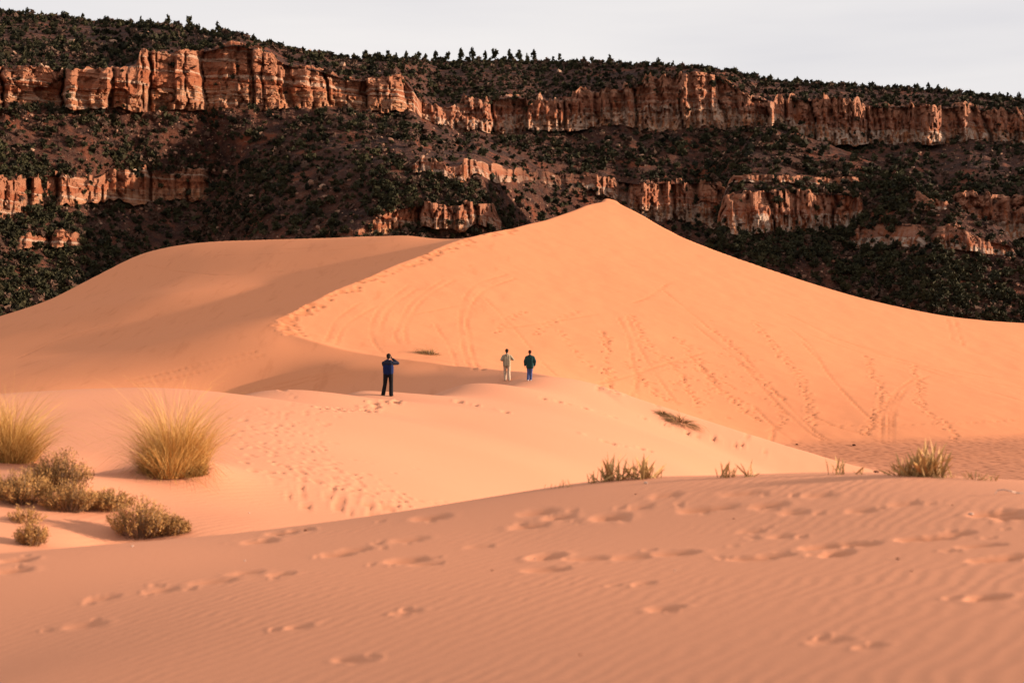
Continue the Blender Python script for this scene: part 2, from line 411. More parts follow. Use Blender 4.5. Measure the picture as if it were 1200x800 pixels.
def math_(nt, op, a, b):
    n = nt.nodes.new('ShaderNodeMath'); n.operation = op
    for s, x in ((0, a), (1, b)):
        if isinstance(x, bpy.types.NodeSocket): nt.links.new(x, n.inputs[s])
        else: n.inputs[s].default_value = x
    return n.outputs[0]

sand, nt, b = new_mat('sand')
obj = mapped(nt, (1, 1, 1))
big = noise(nt, obj, 0.06, 4, 0.55)
c = mixc(nt, ramp(nt, big, 0.35, 0.65), (0.555, 0.236, 0.134), (0.595, 0.260, 0.150))
bigd = attr(nt, 'bigdune')
c = mixc(nt, math_(nt, 'MULTIPLY', bigd.outputs['Fac'], 0.85), c, (0.600, 0.215, 0.092))
grain = noise(nt, obj, 160.0, 2, 0.6)
c = mixc(nt, 0.22, c, ramp(nt, grain, 0.3, 0.7, (0.36, 0.12, 0.05), (0.80, 0.37, 0.20)))
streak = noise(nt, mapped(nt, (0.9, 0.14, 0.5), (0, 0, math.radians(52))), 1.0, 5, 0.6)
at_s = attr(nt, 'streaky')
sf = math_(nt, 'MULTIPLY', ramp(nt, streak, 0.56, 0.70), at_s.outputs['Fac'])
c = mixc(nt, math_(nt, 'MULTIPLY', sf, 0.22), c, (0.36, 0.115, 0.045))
at_d = attr(nt, 'disturbed')                                    # freshly turned damp sand is redder
c = mixc(nt, at_d.outputs['Fac'], c, (0.43, 0.130, 0.045))
at_b = attr(nt, 'basin')
peb = node(nt, 'ShaderNodeTexVoronoi', Scale=1.9)
nt.links.new(mapped(nt, (1, 0.6, 1)), peb.inputs['Vector'])
pcol = mixc(nt, ramp(nt, peb.outputs['Distance'], 0.15, 0.5), (0.21, 0.078, 0.040), (0.42, 0.168, 0.088))
c = mixc(nt, math_(nt, 'MULTIPLY', at_b.outputs['Fac'], 0.75), c, pcol)
nt.links.new(c, b.inputs['Base Color'])
wv = node(nt, 'ShaderNodeTexWave', Scale=2.3, Distortion=6.0, Detail=3.0)
wv.inputs['Detail Scale'].default_value = 0.8
wv.bands_direction = 'X'
nt.links.new(mapped(nt, (1, 1, 0), (0, 0, math.radians(30))), wv.inputs['Vector'])
at_n = attr(nt, 'ripple')
patch = ramp(nt, noise(nt, obj, 0.35, 3), 0.35, 0.65)
hgt = math_(nt, 'MULTIPLY', math_(nt, 'MULTIPLY', wv.outputs['Fac'], at_n.outputs['Fac']), patch)
hgt = math_(nt, 'ADD', hgt, math_(nt, 'MULTIPLY', grain, 0.25))
lump = noise(nt, obj, 5.0, 3)
hgt = math_(nt, 'ADD', hgt, math_(nt, 'MULTIPLY', lump, 0.35))
hgt = math_(nt, 'ADD', hgt, math_(nt, 'MULTIPLY', math_(nt, 'MULTIPLY', peb.outputs['Distance'], at_b.outputs['Fac']), 6.0))
bp = node(nt, 'ShaderNodeBump', Strength=0.36, Distance=0.007)
nt.links.new(hgt, bp.inputs['Height']); nt.links.new(bp.outputs['Normal'], b.inputs['Normal'])
b.inputs['Roughness'].default_value = 1.0; b.inputs['Specular IOR Level'].default_value = 0.05

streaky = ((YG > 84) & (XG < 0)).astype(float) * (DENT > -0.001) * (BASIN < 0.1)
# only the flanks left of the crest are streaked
ripple = np.clip(1.1 - YG / 90, 0, 1)
dist_ = np.clip(-DENT / 0.05, 0, 1) * np.where(YG < 23, 0.6, 0.36)
nr, nc = ZG.shape
gv = np.stack([XG, YG, ZG], -1).reshape(-1, 3)
bigdune = np.clip((YG - 86) / 14, 0, 1) * (XG > -999)
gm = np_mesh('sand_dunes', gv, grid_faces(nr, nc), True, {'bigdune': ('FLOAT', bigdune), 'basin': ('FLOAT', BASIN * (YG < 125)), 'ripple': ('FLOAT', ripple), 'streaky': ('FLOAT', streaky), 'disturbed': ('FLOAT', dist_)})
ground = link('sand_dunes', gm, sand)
tag(ground, kind='structure')

# ------------------------------------------------------------------ the mesa behind
def tab(u, pts): 
    p = np.array(pts, float); return np.interp(u, p[:, 0], p[:, 1])

def sheet(us, Y0, bands, sky, rows, seed, setback=None, top_tan=0.33, talus_tan=0.62, vbase=425):
    """bands: list from bottom to top of (vbot, vtop, strength) per column; returns vertex grid and a rock mask"""
    n = len(us)
    g = lambda v: (CV - v) / FPX
    Yc = Y0.copy(); Zc = g(vbase) * Yc
    Vc = np.full(n, float(vbase))
    cols = []                                              # (Y, Z, rock) rows
    def seg(v1, tan, nrow, rock, first=False, target=None):
        nonlocal Yc, Zc, Vc
        g1 = g(v1); tt = np.maximum(tan, g1 + 0.12)
        Y1 = (Zc - tt * Yc) / (g1 - tt); Y1 = np.maximum(Y1 if target is None else target, Yc + 0.01 if target is None else Yc * (g(Vc) + 0.0) / np.maximum(g1, 1e-3) + 0.0 if False else Yc + 15.0); Z1 = g1 * Y1
        for t in np.linspace(0 if first else 1.0 / nrow, 1, nrow + (1 if first else 0)):
            cols.append((Yc + (Y1 - Yc) * t, Zc + (Z1 - Zc) * t, np.broadcast_to(rock, (n,)).copy(), np.full(n, t)))
        Yc, Zc, Vc = Y1, Z1, v1
    for k, (vb, vt, c) in enumerate(bands):
        seg(vb, np.full(n, talus_tan), rows[2 * k], np.zeros(n), first=(k == 0), target=None if setback is None else setback[k])
        seg(vt, talus_tan + (5.0 - talus_tan) * c ** 2, rows[2 * k + 1], c)
        w = np.hanning(27); w /= w.sum()
        sm = lambda q: np.convolve(np.pad(q, 13, 'edge'), w, 'valid')
        cw_ = np.clip(c * 1.5, 0, 1)
        Vc = Vc * (1 - cw_) + (sm(Vc) + 4.0) * cw_; Yc = sm(Yc) + 1.0; Zc = g(Vc) * Yc
        Vc = sm(Vc); Zc = g(Vc) * Yc
    seg(sky, np.full(n, top_tan), rows[-1], np.zeros(n))
    for t in (40, 160, 400, 900):
        cols.append((Yc + t, Zc + 0.02 * t - 0.0002 * t * t, np.zeros(n), np.zeros(n)))
    Y = np.array([c[0] for c in cols]); Z = np.array([c[1] for c in cols]); R = np.array([c[2] for c in cols]); TT = np.array([c[3] for c in cols])
    X = (us[None, :] - CU) / FPX * Y
    return X, Y, Z, R, TT

def cells2d(x, y, seed):
    """2-D worley cells: a random value per cell (angular blocks)"""
    ix, iy = np.floor(x).astype(np.int64), np.floor(y).astype(np.int64)
    best = np.full(x.shape, 1e9); val = np.zeros(x.shape); gx = np.zeros(x.shape)
    for a in (-1, 0, 1):
        for b_ in (-1, 0, 1):
            cx, cy = ix + a, iy + b_
            dx = x - cx - _h(cx, cy, seed); dy = y - cy - _h(cx, cy, seed + 1)
            d = np.abs(dx) + np.abs(dy) * 1.0
            m = d < best
            best = np.where(m, d, best); val = np.where(m, _h(cx, cy, seed + 2), val); gx = np.where(m, dx * (_h(cx, cy, seed + 3) - 0.5), gx)
    return val, gx

def carve(X, Y, Z, R, TT, seed, amp=1.0, colm=0.0):
    """break the cliff faces into buttresses, cracks and ledges; roughen the talus. Moves points along Y (out of the wall)."""
    A = X + 0.25 * Y                                       # coordinate along the wall
    wx = A + 5 * fbm(A / 30, Z / 18, seed, 3)
    r1, e1, b1 = cells1d(wx / 34, seed + 1)
    r2, e2, b2 = cells1d((wx + 3 * fbm(A / 9, Z / 9, seed + 3, 2)) / 11, seed + 2)
    r3, e3, b3 = cells1d((A + 2 * fbm(A / 5, Z / 5, seed + 5, 2)) / 4.2, seed + 4)
    out = 22 * (r1 - 0.5) + 11 * (r2 - 0.5) + (2.5 + 5.5 * colm) * (r3 - 0.5)
    out -= 12 * np.exp(-(e1 / 0.08) ** 2) * (r2 > 0.4) + 6.0 * np.exp(-(e2 / 0.13) ** 2) * (r2 > 0.5) + (0.8 + 3.4 * colm) * np.exp(-(e3 / 0.22) ** 2) * (r3 > 0.6 - 0.35 * colm)
    out += 4 * (0.5 - b1) + 2.5 * (0.5 - b2) + 3.0 * colm * (0.4 - b3)
    zt = Z + 0.02 * X + 1.2 * fbm(A / 40, Z / 40, seed + 9, 2)
    l1, f1, q1 = cells1d(zt / 6.5, seed + 6); l2, f2, q2 = cells1d(zt / 2.2, seed + 7)
    out += (1 - 0.65 * colm) * (3.8 * (l1 - 0.5) + 2.0 * (l2 - 0.5)) - 1.4 * np.exp(-(f1 / 0.12) ** 2) * (l1 > 0.6) - 3.5 * (TT - 0.4)
    k1, t1 = cells2d(A / 13, Z / (8 + 10 * np.mean(colm)), seed + 30); k2, t2 = cells2d(A / 4.5, Z / (2.6 + 4 * np.mean(colm)), seed + 40)
    out += 7 * (k1 - 0.5) + 9 * t1 + 3.2 * (k2 - 0.5) + 4.0 * t2
    out += 1.6 * fbm(A / 5, Z / 4, seed + 11, 3, 0.6) + 5 * fbm(A / 26, Z / 16, seed + 12, 2, 0.6)
    rk = np.clip(R, 0, 1)
    tal = 16 * fbm(A / 90, Z / 60, seed + 20, 3) + 6.5 * fbm(A / 16, Z / 12, seed + 21, 3) + 3.2 * fbm(A / 4.5, Z / 4, seed + 22, 3, 0.65)
    gul = 22 * np.abs(fbm(A / 110, Z / 400, seed + 25, 2)) 
    d = amp * (rk * out) + (1 - rk) * tal * 0.55 - gul * (1 - rk * 0.3)
    s = 1 - d / np.maximum(Y, 1)                           # slide along the line of sight so the outline stays
    return X * s, Y * s, Z * s

us = np.arange(-260, 1462, 1.9)
nU = len(us)
cw = cells1d((us + 6 * fbm(us / 30, us * 0, 5, 2)) / 26, 41)[0] - 0.5
cs = cells1d((us + 3 * fbm(us / 12, us * 0, 6, 2)) / 9, 42)[0] - 0.5
jag = 8 * cw + 6 * cs + 4 * fbm(us / 3, us * 0, 8, 2)
wav = 6 * fbm(us / 28, us * 0, 18, 3) + 3 * fbm(us / 7, us * 0, 19, 2)
sky = tab(us, [(-300, -8), (0, 13), (100, 23), (200, 31), (260, 40), (300, 48), (350, 60), (400, 68), (500, 71), (600, 71), (700, 74), (800, 78), (850, 84), (900, 94), (1000, 102), (1100, 106), (1200, 118), (1500, 150)]) + 1.5 * fbm(us / 12, us * 0, 3, 3)
b1b = tab(us, [(-300, 130), (0, 125), (60, 126), (140, 127), (170, 130), (300, 130), (380, 128), (480, 132), (488, 134), (495, 142), (530, 150), (560, 157), (600, 157), (650, 153), (730, 150), (790, 153), (870, 150), (900, 146), (915, 150), (940, 165), (1000, 170), (1200, 167), (1500, 170)]) + 0.8 * wav
b1t = tab(us, [(-300, 84), (0, 80), (60, 78), (66, 96), (72, 80), (140, 77), (158, 78), (166, 60), (250, 60), (262, 52), (275, 49), (300, 52), (318, 60), (332, 74), (345, 76), (380, 80), (400, 92), (450, 92), (458, 90), (470, 86), (478, 100), (486, 110), (494, 126), (520, 122), (530, 116), (560, 118), (600, 112), (650, 113), (690, 110), (730, 104), (755, 92), (790, 86), (820, 82), (850, 92), (885, 112), (905, 118), (912, 112), (940, 114), (1000, 118), (1100, 122), (1200, 128), (1500, 135)])
jw = tab(us, [(-300, .6), (160, .6), (400, .5), (480, .2), (500, .7), (535, 1.5), (700, 1.4), (760, 1.1), (900, 1.1), (1500, 1.1)])
b1t = np.minimum(b1t + jag * jw, b1b - 4); b1t = np.maximum(b1t, sky + 5)
c1 = tab(us, [(-300, 1), (484, 1), (490, .75), (520, .85), (535, 1), (1500, 1)]) * np.where(us > 690, np.clip(1.1 + 1.0 * fbm(us / 22, us * 0, 62, 3), 0.5, 1.0), 1.0)
b2b = tab(us, [(-300, 262), (0, 256), (30, 252), (60, 243), (90, 236), (150, 236), (240, 236), (262, 228), (480, 205), (600, 213), (690, 224), (730, 246), (800, 262), (850, 275), (1100, 278), (1200, 276), (1500, 280)]) + 1.3 * wav
b2t = tab(us, [(-300, 208), (0, 208), (90, 206), (115, 204), (130, 199), (235, 198), (246, 205), (262, 216), (480, 196), (495, 187), (530, 190), (560, 187), (600, 197), (690, 206), (730, 214), (800, 212), (850, 220), (1100, 227), (1200, 226), (1500, 228)]) + 8 * cs + 5 * cw + 0.6 * wav[::-1]
c2 = tab(us, [(-300, 1), (90, .85), (130, .75), (235, .8), (250, 0), (440, 0), (470, .2), (490, .7), (590, .7), (615, .3), (680, .3), (695, .9), (800, 1), (1500, 1)]) * (0.75 + 0.5 * (cw + .5).clip(0, .5))
c2 = np.clip(c2 * np.clip(1.05 + 1.1 * fbm(us / 18, us * 0, 61, 3), 0.25, 1.0), 0, 1)
b0b = tab(us, [(-300, 312), (0, 300), (30, 291), (90, 288), (110, 292), (350, 290), (440, 278), (465, 270), (585, 268), (600, 276), (700, 300), (1500, 320)]) + wav
b0t = tab(us, [(-300, 305), (0, 292), (25, 274), (90, 270), (110, 286), (350, 284), (430, 265), (440, 250), (465, 242), (480, 239), (578, 237), (586, 258), (600, 270), (700, 292), (1500, 312)]) + 6 * cs + 4 * cw
c0 = tab(us, [(-300, 0), (15, 0), (30, .6), (85, .6), (105, 0), (340, 0), (355, .35), (400, .3), (420, .5), (440, .5), (465, 1), (582, 1), (590, 0), (1500, 0)])
b0b = np.maximum(b0b, b0t + 2)
b2b = np.minimum(b2b, b0t - 6); b2t = np.minimum(b2t, b2b - 3)
Y0 = tab(us, [(-300, 560), (-60, 640), (0, 690), (60, 730), (150, 770), (235, 800), (330, 725), (420, 700), (560, 740), (640, 860), (760, 930), (850, 960), (1000, 930), (1200, 860), (1500, 780)])
sb1 = tab(us, [(-300, 790), (0, 915), (150, 965), (300, 1015), (486, 1075), (494, 1140), (600, 1185), (690, 1205), (760, 1205), (850, 1200), (905, 1195), (916, 1225), (1040, 1220), (1200, 1215), (1500, 1150)])
X, Y, Z, R, TT = sheet(us, Y0, [(b0b, b0t, c0), (b2b, b2t, c2), (b1b, b1t, c1)], sky, (44, 26, 46, 42, 60, 84, 44), 1, [None, None, sb1])
X, Y, Z = carve(X, Y, Z, R, TT, 100, 1.0, np.maximum(tab(us, [(0, 0), (485, 0), (500, .8), (1200, 1)])[None, :], 0.7 * (np.arange(X.shape[0])[:, None] < 230)))
PALE = np.broadcast_to(tab(us, [(-300, .15), (485, .15), (500, .55), (700, .6), (860, .6), (930, .85), (1500, .75)])[None, :], R.shape).copy()
MESA = [(X, Y, Z, R, PALE, us)]; TIER = [TT]

# spur in front on the right
us2 = np.arange(822, 1500, 1.9)
cw2 = cells1d((us2 + 4 * fbm(us2 / 20, us2 * 0, 15, 2)) / 18, 51)[0] - 0.5
cs2 = cells1d(us2 / 7, 52)[0] - 0.5
sky2 = tab(us2, [(780, 345), (826, 325), (834, 290), (842, 246), (850, 222), (858, 200), (872, 170), (890, 152), (915, 143), (940, 158), (987, 175), (1038, 197), (1089, 212), (1114, 232), (1136, 252), (1174, 266), (1187, 282), (1210, 296), (1300, 330), (1500, 370)]) + 2.0 * fbm(us2 / 9, us2 * 0, 23, 3)
a1b = tab(us2, [(790, 300), (840, 272), (880, 276), (900, 274), (1008, 268), (1015, 262), (1060, 250), (1110, 246), (1190, 292), (1500, 395)]) + 4 * cw2
a1t = tab(us2, [(790, 290), (840, 236), (860, 226), (900, 222), (1008, 226), (1015, 240), (1060, 236), (1075, 226), (1110, 236), (1190, 288), (1500, 392)]) + 5 * cs2
q1 = tab(us2, [(790, .4), (840, .9), (860, 1), (1004, 1), (1014, 0), (1055, 0), (1080, .7), (1108, .7), (1116, 0), (1500, 0)])
a0b = tab(us2, [(790, 330), (985, 305), (1000, 292), (1060, 290), (1100, 292), (1190, 302), (1500, 405)]) + 3 * cw2
a0t = tab(us2, [(790, 322), (985, 297), (1000, 262), (1030, 258), (1080, 266), (1120, 262), (1140, 276), (1190, 284), (1500, 400)]) + 4 * cs2
q0 = tab(us2, [(790, 0), (990, 0), (1004, .85), (1080, .8), (1092, .4), (1110, .8), (1185, .85), (1195, 0), (1500, 0)]) * (0.8 + 0.6 * cw2).clip(0, 1)
a2t = tab(us2, [(790, 284), (860, 205), (900, 205), (965, 207), (1020, 208), (1030, 222), (1500, 385)]) + 2 * cs2
a2b = a2t + 9
q2 = tab(us2, [(790, 0), (850, .5), (900, .4), (960, .6), (1022, .7), (1030, 0), (1500, 0)])
a0b = np.maximum(a0b, sky2 + 8)
a0t = np.clip(a0t, sky2 + 6, a0b - 1.5); a1b = np.minimum(a1b, a0t - 1.5); a1b = np.maximum(a1b, sky2 + 4.5); a1t = np.clip(a1t, sky2 + 3.5, a1b - 1)
a2b = np.clip(a2b, sky2 + 2.5, a1t - 1); a2t = np.clip(a2t, sky2 + 1.5, a2b - .6)
Y02 = tab(us2, [(790, 740), (850, 712), (900, 715), (1000, 735), (1060, 705), (1100, 690), (1200, 715), (1500, 760)])
X, Y, Z, R, TT = sheet(us2, Y02, [(a0b, a0t, q0), (a1b, a1t, q1), (a2b, a2t, q2)], sky2, (70, 26, 24, 42, 14, 8, 44), 2, None, top_tan=0.5, talus_tan=0.6)
X, Y, Z = carve(X, Y, Z, R, TT, 300, 0.75, 1.0)
Z[-4:] = Z[-5][None, :] - np.array([30, 120, 260, 500])[:, None]; Y[-4:] = Y[-5][None, :] + np.array([25, 60, 90, 120])[:, None]
MESA.append((X, Y, Z, R, np.full(R.shape, 0.9), us2)); TIER.append(TT)

rockm, nt, b = new_mat('mesa_rock')
ar, ap = attr(nt, 'rock'), attr(nt, 'pale')
zmap = mapped(nt, (0.004, 0.004, 0.16))
s1 = noise(nt, zmap, 1.0, 6, 0.65, 0.4)
s2 = noise(nt, mapped(nt, (0.02, 0.02, 0.7)), 1.0, 4, 0.6)
c = mixc(nt, ramp(nt, s1, 0.40, 0.60), (0.30, 0.095, 0.040), (0.45, 0.185, 0.085))
c = mixc(nt, math_(nt, 'MULTIPLY', math_(nt, 'MULTIPLY', ramp(nt, s2, 0.50, 0.64), 0.8), math_(nt, 'SUBTRACT', 1.1, ap.outputs['Fac'])), c, (0.46, 0.255, 0.135))
c = mixc(nt, math_(nt, 'MULTIPLY', ramp(nt, noise(nt, mapped(nt, (0.03, 0.03, 1.6)), 1.0, 3, 0.6), 0.55, 0.7), 0.4), c, (0.19, 0.06, 0.028))
vs = noise(nt, mapped(nt, (0.22, 0.22, 0.02)), 1.0, 4, 0.65)
c = mixc(nt, math_(nt, 'MULTIPLY', ramp(nt, vs, 0.52, 0.64), 0.7), c, (0.11, 0.042, 0.028))
vs2 = noise(nt, mapped(nt, (0.22, 0.22, 0.04)), 1.3, 4, 0.65)
pf = math_(nt, 'MULTIPLY', ramp(nt, vs2, 0.44, 0.56), ap.outputs['Fac'])
c = mixc(nt, math_(nt, 'MULTIPLY', pf, 0.95), c, (0.54, 0.42, 0.32))
soiln = noise(nt, mapped(nt, (0.06, 0.06, 0.06)), 1.0, 6, 0.7)
soil = mixc(nt, ramp(nt, soiln, 0.38, 0.64), (0.034, 0.016, 0.012), (0.115, 0.040, 0.022))
rp = noise(nt, mapped(nt, (0.03, 0.03, 0.03)), 1.0, 4, 0.6)
soil = mixc(nt, math_(nt, 'MULTIPLY', ramp(nt, rp, 0.56, 0.68), 0.7), soil, (0.21, 0.055, 0.024))
soil2 = noise(nt, mapped(nt, (0.3, 0.3, 0.3)), 1.0, 3, 0.7)
soil = mixc(nt, math_(nt, 'MULTIPLY', ramp(nt, soil2, 0.55, 0.7), 0.5), soil, (0.17, 0.10, 0.07))
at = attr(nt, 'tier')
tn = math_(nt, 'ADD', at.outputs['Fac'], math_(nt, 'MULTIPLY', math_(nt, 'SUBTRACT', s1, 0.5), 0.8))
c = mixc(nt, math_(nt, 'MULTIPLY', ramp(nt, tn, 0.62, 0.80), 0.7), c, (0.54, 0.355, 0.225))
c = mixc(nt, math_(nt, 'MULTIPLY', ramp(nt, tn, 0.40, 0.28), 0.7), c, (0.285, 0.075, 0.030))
bl = noise(nt, mapped(nt, (0.012, 0.012, 0.42)), 1.0, 2, 0.4)
c = mixc(nt, math_(nt, 'MULTIPLY', math_(nt, 'MULTIPLY', ramp(nt, bl, 0.60, 0.63), 0.7), math_(nt, 'SUBTRACT', 1.0, ap.outputs['Fac'])), c, (0.56, 0.40, 0.28))
c = mixc(nt, ramp(nt, ar.outputs['Fac'], 0.2, 0.5), soil, c)
nt.links.new(c, b.inputs['Base Color'])
bh = noise(nt, mapped(nt, (0.45, 0.45, 1.1)), 1.0, 7, 0.78)
bp = node(nt, 'ShaderNodeBump', Strength=1.0, Distance=2.4)
nt.links.new(bh, bp.inputs['Height']); nt.links.new(bp.outputs['Normal'], b.inputs['Normal'])
b.inputs['Roughness'].default_value = 1.0
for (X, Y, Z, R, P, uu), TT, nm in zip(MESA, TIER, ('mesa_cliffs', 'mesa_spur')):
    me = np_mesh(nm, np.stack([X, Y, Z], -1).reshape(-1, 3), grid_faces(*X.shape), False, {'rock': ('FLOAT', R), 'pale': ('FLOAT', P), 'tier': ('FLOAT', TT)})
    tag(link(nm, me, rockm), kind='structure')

# ------------------------------------------------------------------ trees and scrub on the mesa
def leaf_cloud(r, n, size, sx, sy, sz, cz, clumps=9, cone=0.0):
    """triangles gathered in clumps through a crown; returns verts (3n,3)"""
    C = []
    for _ in range(clumps):
        d = r.normal(size=3); d /= np.linalg.norm(d); q = r.random() ** 0.45 * 0.8
        C.append(d * q)
    C = np.array(C)
    k = r.integers(0, clumps, n)
    p = C[k] + r.normal(size=(n, 3)) * 0.17
    p[:, 2] = np.maximum(p[:, 2], -0.75)
    if cone: 
        t = (p[:, 2] + 1) / 2
        p[:, :2] *= (1.15 - cone * t)[:, None]
    p = p * np.array([sx, sy, sz]) + np.array([0, 0, cz])
    a = r.normal(size=(n, 3)); a /= np.linalg.norm(a, axis=1)[:, None]
    b_ = np.cross(a, r.normal(size=(n, 3))); b_ /= np.linalg.norm(b_, axis=1)[:, None]
    s = (size * (0.6 + 0.8 * r.random(n)))[:, None]
    return np.stack([p + a * s, p - a * s * 0.5 + b_ * s * 0.8, p - a * s * 0.5 - b_ * s * 0.8], 1).reshape(-1, 3)

foliage, nt, b = new_mat('evergreen_foliage')
oi = nt.nodes.new('ShaderNodeObjectInfo'); av = attr(nt, 'tint')
tv = math_(nt, 'ADD', math_(nt, 'MULTIPLY', oi.outputs['Random'], 0.5), math_(nt, 'MULTIPLY', av.outputs['Fac'], 0.5))
c = mixc(nt, tv, (0.013, 0.013, 0.007), (0.046, 0.042, 0.017))
nt.links.new(c, b.inputs['Base Color'])
bark, nt, b = new_mat('bark'); b.inputs['Base Color'].default_value = (0.07, 0.045, 0.03, 1)
scrubm, nt, b = new_mat('dry_scrub')
av = attr(nt, 'tint')
c = mixc(nt, ramp(nt, av.outputs['Fac'], 0.0, 1.0), (0.014, 0.013, 0.007), (0.050, 0.043, 0.017))
c = mixc(nt, ramp(nt, av.outputs['Fac'], 0.74, 0.78), c, (0.085, 0.048, 0.032))
nt.links.new(c, b.inputs['Base Color'])

def cone_mesh(name, r0, r1, h, seg=6, bend=0.0, limbs=()):
    V, Fc = [], []
    def tube(p0, p1, a, b2):
        d = (p1 - p0).normalized(); x = d.orthogonal().normalized(); y = d.cross(x)
        i = len(V)
        for p, rr in ((p0, a), (p1, b2)):
            for k in range(seg):
                t = 2 * math.pi * k / seg
                V.append(p + (x * math.cos(t) + y * math.sin(t)) * rr)
        for k in range(seg): Fc.append((i + k, i + (k + 1) % seg, i + seg + (k + 1) % seg, i + seg + k))
    m = Vector((bend, 0, h * 0.5))
    tube(Vector((0, 0, -0.4)), m, r0, (r0 + r1) / 2); tube(m, Vector((bend * 0.5, bend * 0.4, h)), (r0 + r1) / 2, r1)
    for (z, dx, dy, dz, rr) in limbs: tube(Vector((bend * z / h, 0, z)), Vector((dx, dy, z + dz)), rr, rr * 0.4)
    return np_mesh(name, np.array([tuple(v) for v in V]), np.array(Fc), True)

JUN, PIN = [], []
for k in range(7):
    r = np.random.default_rng(200 + k)
    w = 0.95 + 0.3 * r.random()
    v = leaf_cloud(r, 230, 0.26, w, w * 0.95, 0.85, 0.85, 13)
    me = np_mesh('juniper_crown', v, np.arange(len(v)).reshape(-1, 3), False, {'tint': ('FLOAT', np.repeat(r.random(len(v) // 3), 3))}); me.materials.append(foliage)
    tr = cone_mesh('juniper_trunk', 0.12, 0.05, 1.1, 6, 0.12, [(0.4, 0.5, 0.2, 0.5, 0.05), (0.5, -0.4, -0.3, 0.5, 0.05)]); tr.materials.append(bark)
    JUN.append((me, tr))
for k in range(6):
    r = np.random.default_rng(300 + k)
    v = leaf_cloud(r, 300, 0.36, 1.05 + 0.4 * r.random(), 1.1, 1.9, 2.5, 11, 0.25 + 0.4 * r.random())
    me = np_mesh('pine_crown', v, np.arange(len(v)).reshape(-1, 3), False, {'tint': ('FLOAT', np.repeat(r.random(len(v) // 3), 3))}); me.materials.append(foliage)
    tr = cone_mesh('pine_trunk', 0.16, 0.04, 4.2, 6, 0.1, [(1.4, 0.6, 0.2, 0.2, 0.05), (2.0, -0.6, 0.2, 0.25, 0.05), (2.7, 0.2, -0.5, 0.2, 0.04)]); tr.materials.append(bark)
    PIN.append((me, tr))

def plant_tree(name, protos, k, loc, s, label, group, rz, cat='tree'):
    root = empty(name, loc, rz); root.scale = (s, s, s * (0.85 + 0.35 * rng.random()))
    tag(root, label, cat, group)
    a = link('crown', protos[k][0], None, root); t_ = link('trunk', protos[k][1], None, root)
    return root

def visible_v(z, y): return CV - z / y * FPX
# candidate spots, spread evenly over the picture area of both sheets
cand = []
dune_line = lambda u: np.interp(u, [0, 60, 130, 170, 210, 300, 480, 560, 600, 640, 711, 800, 900, 1000, 1100, 1200], [370, 350, 314, 296, 287, 281, 275, 272, 266, 257, 232, 276, 313, 344, 367, 378])
for si, (X, Y, Z, R, P, uu) in enumerate(MESA):
    nR, nC = X.shape
    U = CU + X / Y * FPX; V = CV - Z / Y * FPX
    dV = np.zeros_like(V); dV[1:] = np.abs(V[:-1] - V[1:])
    dV[-4:] = 0
    dens = 0.55 + 1.7 * fbm(X / 60, (Z + Y * 0.3) / 45, 900 + si, 3)
    onTop = V < (np.interp(U, us, b1t) if si == 0 else -1e9)
    dens = np.where(onTop, dens * 0.6 + 0.85, dens)
    wgt = dV * np.clip(dens, 0.28, 1.6) * np.clip(1 - R * 1.8, 0.035, 1)
    wgt *= (V < dune_line(U) + 6) & (U > -90) & (U < 1290)
    wgt = wgt.ravel()
    n = int(14200 if si == 0 else 2900)
    idx = rng.choice(wgt.size, n, False, wgt / wgt.sum())
    cand.append(np.stack([X.ravel()[idx], Y.ravel()[idx], Z.ravel()[idx], np.full(n, si)], 1))
cand = np.concatenate(cand)
sz = np.exp(rng.normal(0.38, 0.50, len(cand)))              # crown half-width in metres
sz = np.clip(sz, 0.45, 3.3)
uC = CU + cand[:, 0] / cand[:, 1] * FPX; vC = CV - cand[:, 2] / cand[:, 1] * FPX
infr = (uC > 2) & (uC < 1198) & (vC < dune_line(uC) - 4)
app = np.where(infr, sz / cand[:, 1], 0)
big_i = np.argsort(-app)[:250]
isbig = np.zeros(len(cand), bool); isbig[big_i] = True
for i in big_i:
    x, y, z, si = cand[i]; u = CU + x / y * FPX; v = CV - z / y * FPX
    top = v < np.interp(u, us, b1t) and si == 0
    if si == 1: pl = ('on the spur crest above its pale banded cliff' if v < 222 else 'on the shaded foot slope of the spur, below its pale banded cliff' if u < 1005 else 'on the lower spur slope round its broken pale ledges')
    elif top: pl = ('on the wooded slope above the tall left-hand cliff' if u < 490 else 'on the wooded slope above the row of rock pinnacles' if u < 760 else 'on the wooded slope above the far right cliff wall')
    elif v < 190: pl = ('on the talus right under the tall left-hand cliff' if u < 490 else 'on the talus right under the row of rock pinnacles' if u < 800 else 'on the dark slope right under the far right cliff wall')
    else: pl = ('round the low pale ledge below the tall left-hand cliff' if u < 255 else 'in the dark gully between the low pale ledge and the orange outcrop' if u < 400 else 'round the orange fluted outcrop just above the dune crest' if u < 640 else 'below the broken ledges behind the dune peak')
    lab, grp = 'dark juniper ' + pl, 'junipers ' + pl
    plant_tree('juniper_tree', JUN, int(rng.integers(len(JUN))), (x, y, z - 0.15), sz[i], lab, grp, rng.random() * 6.28)
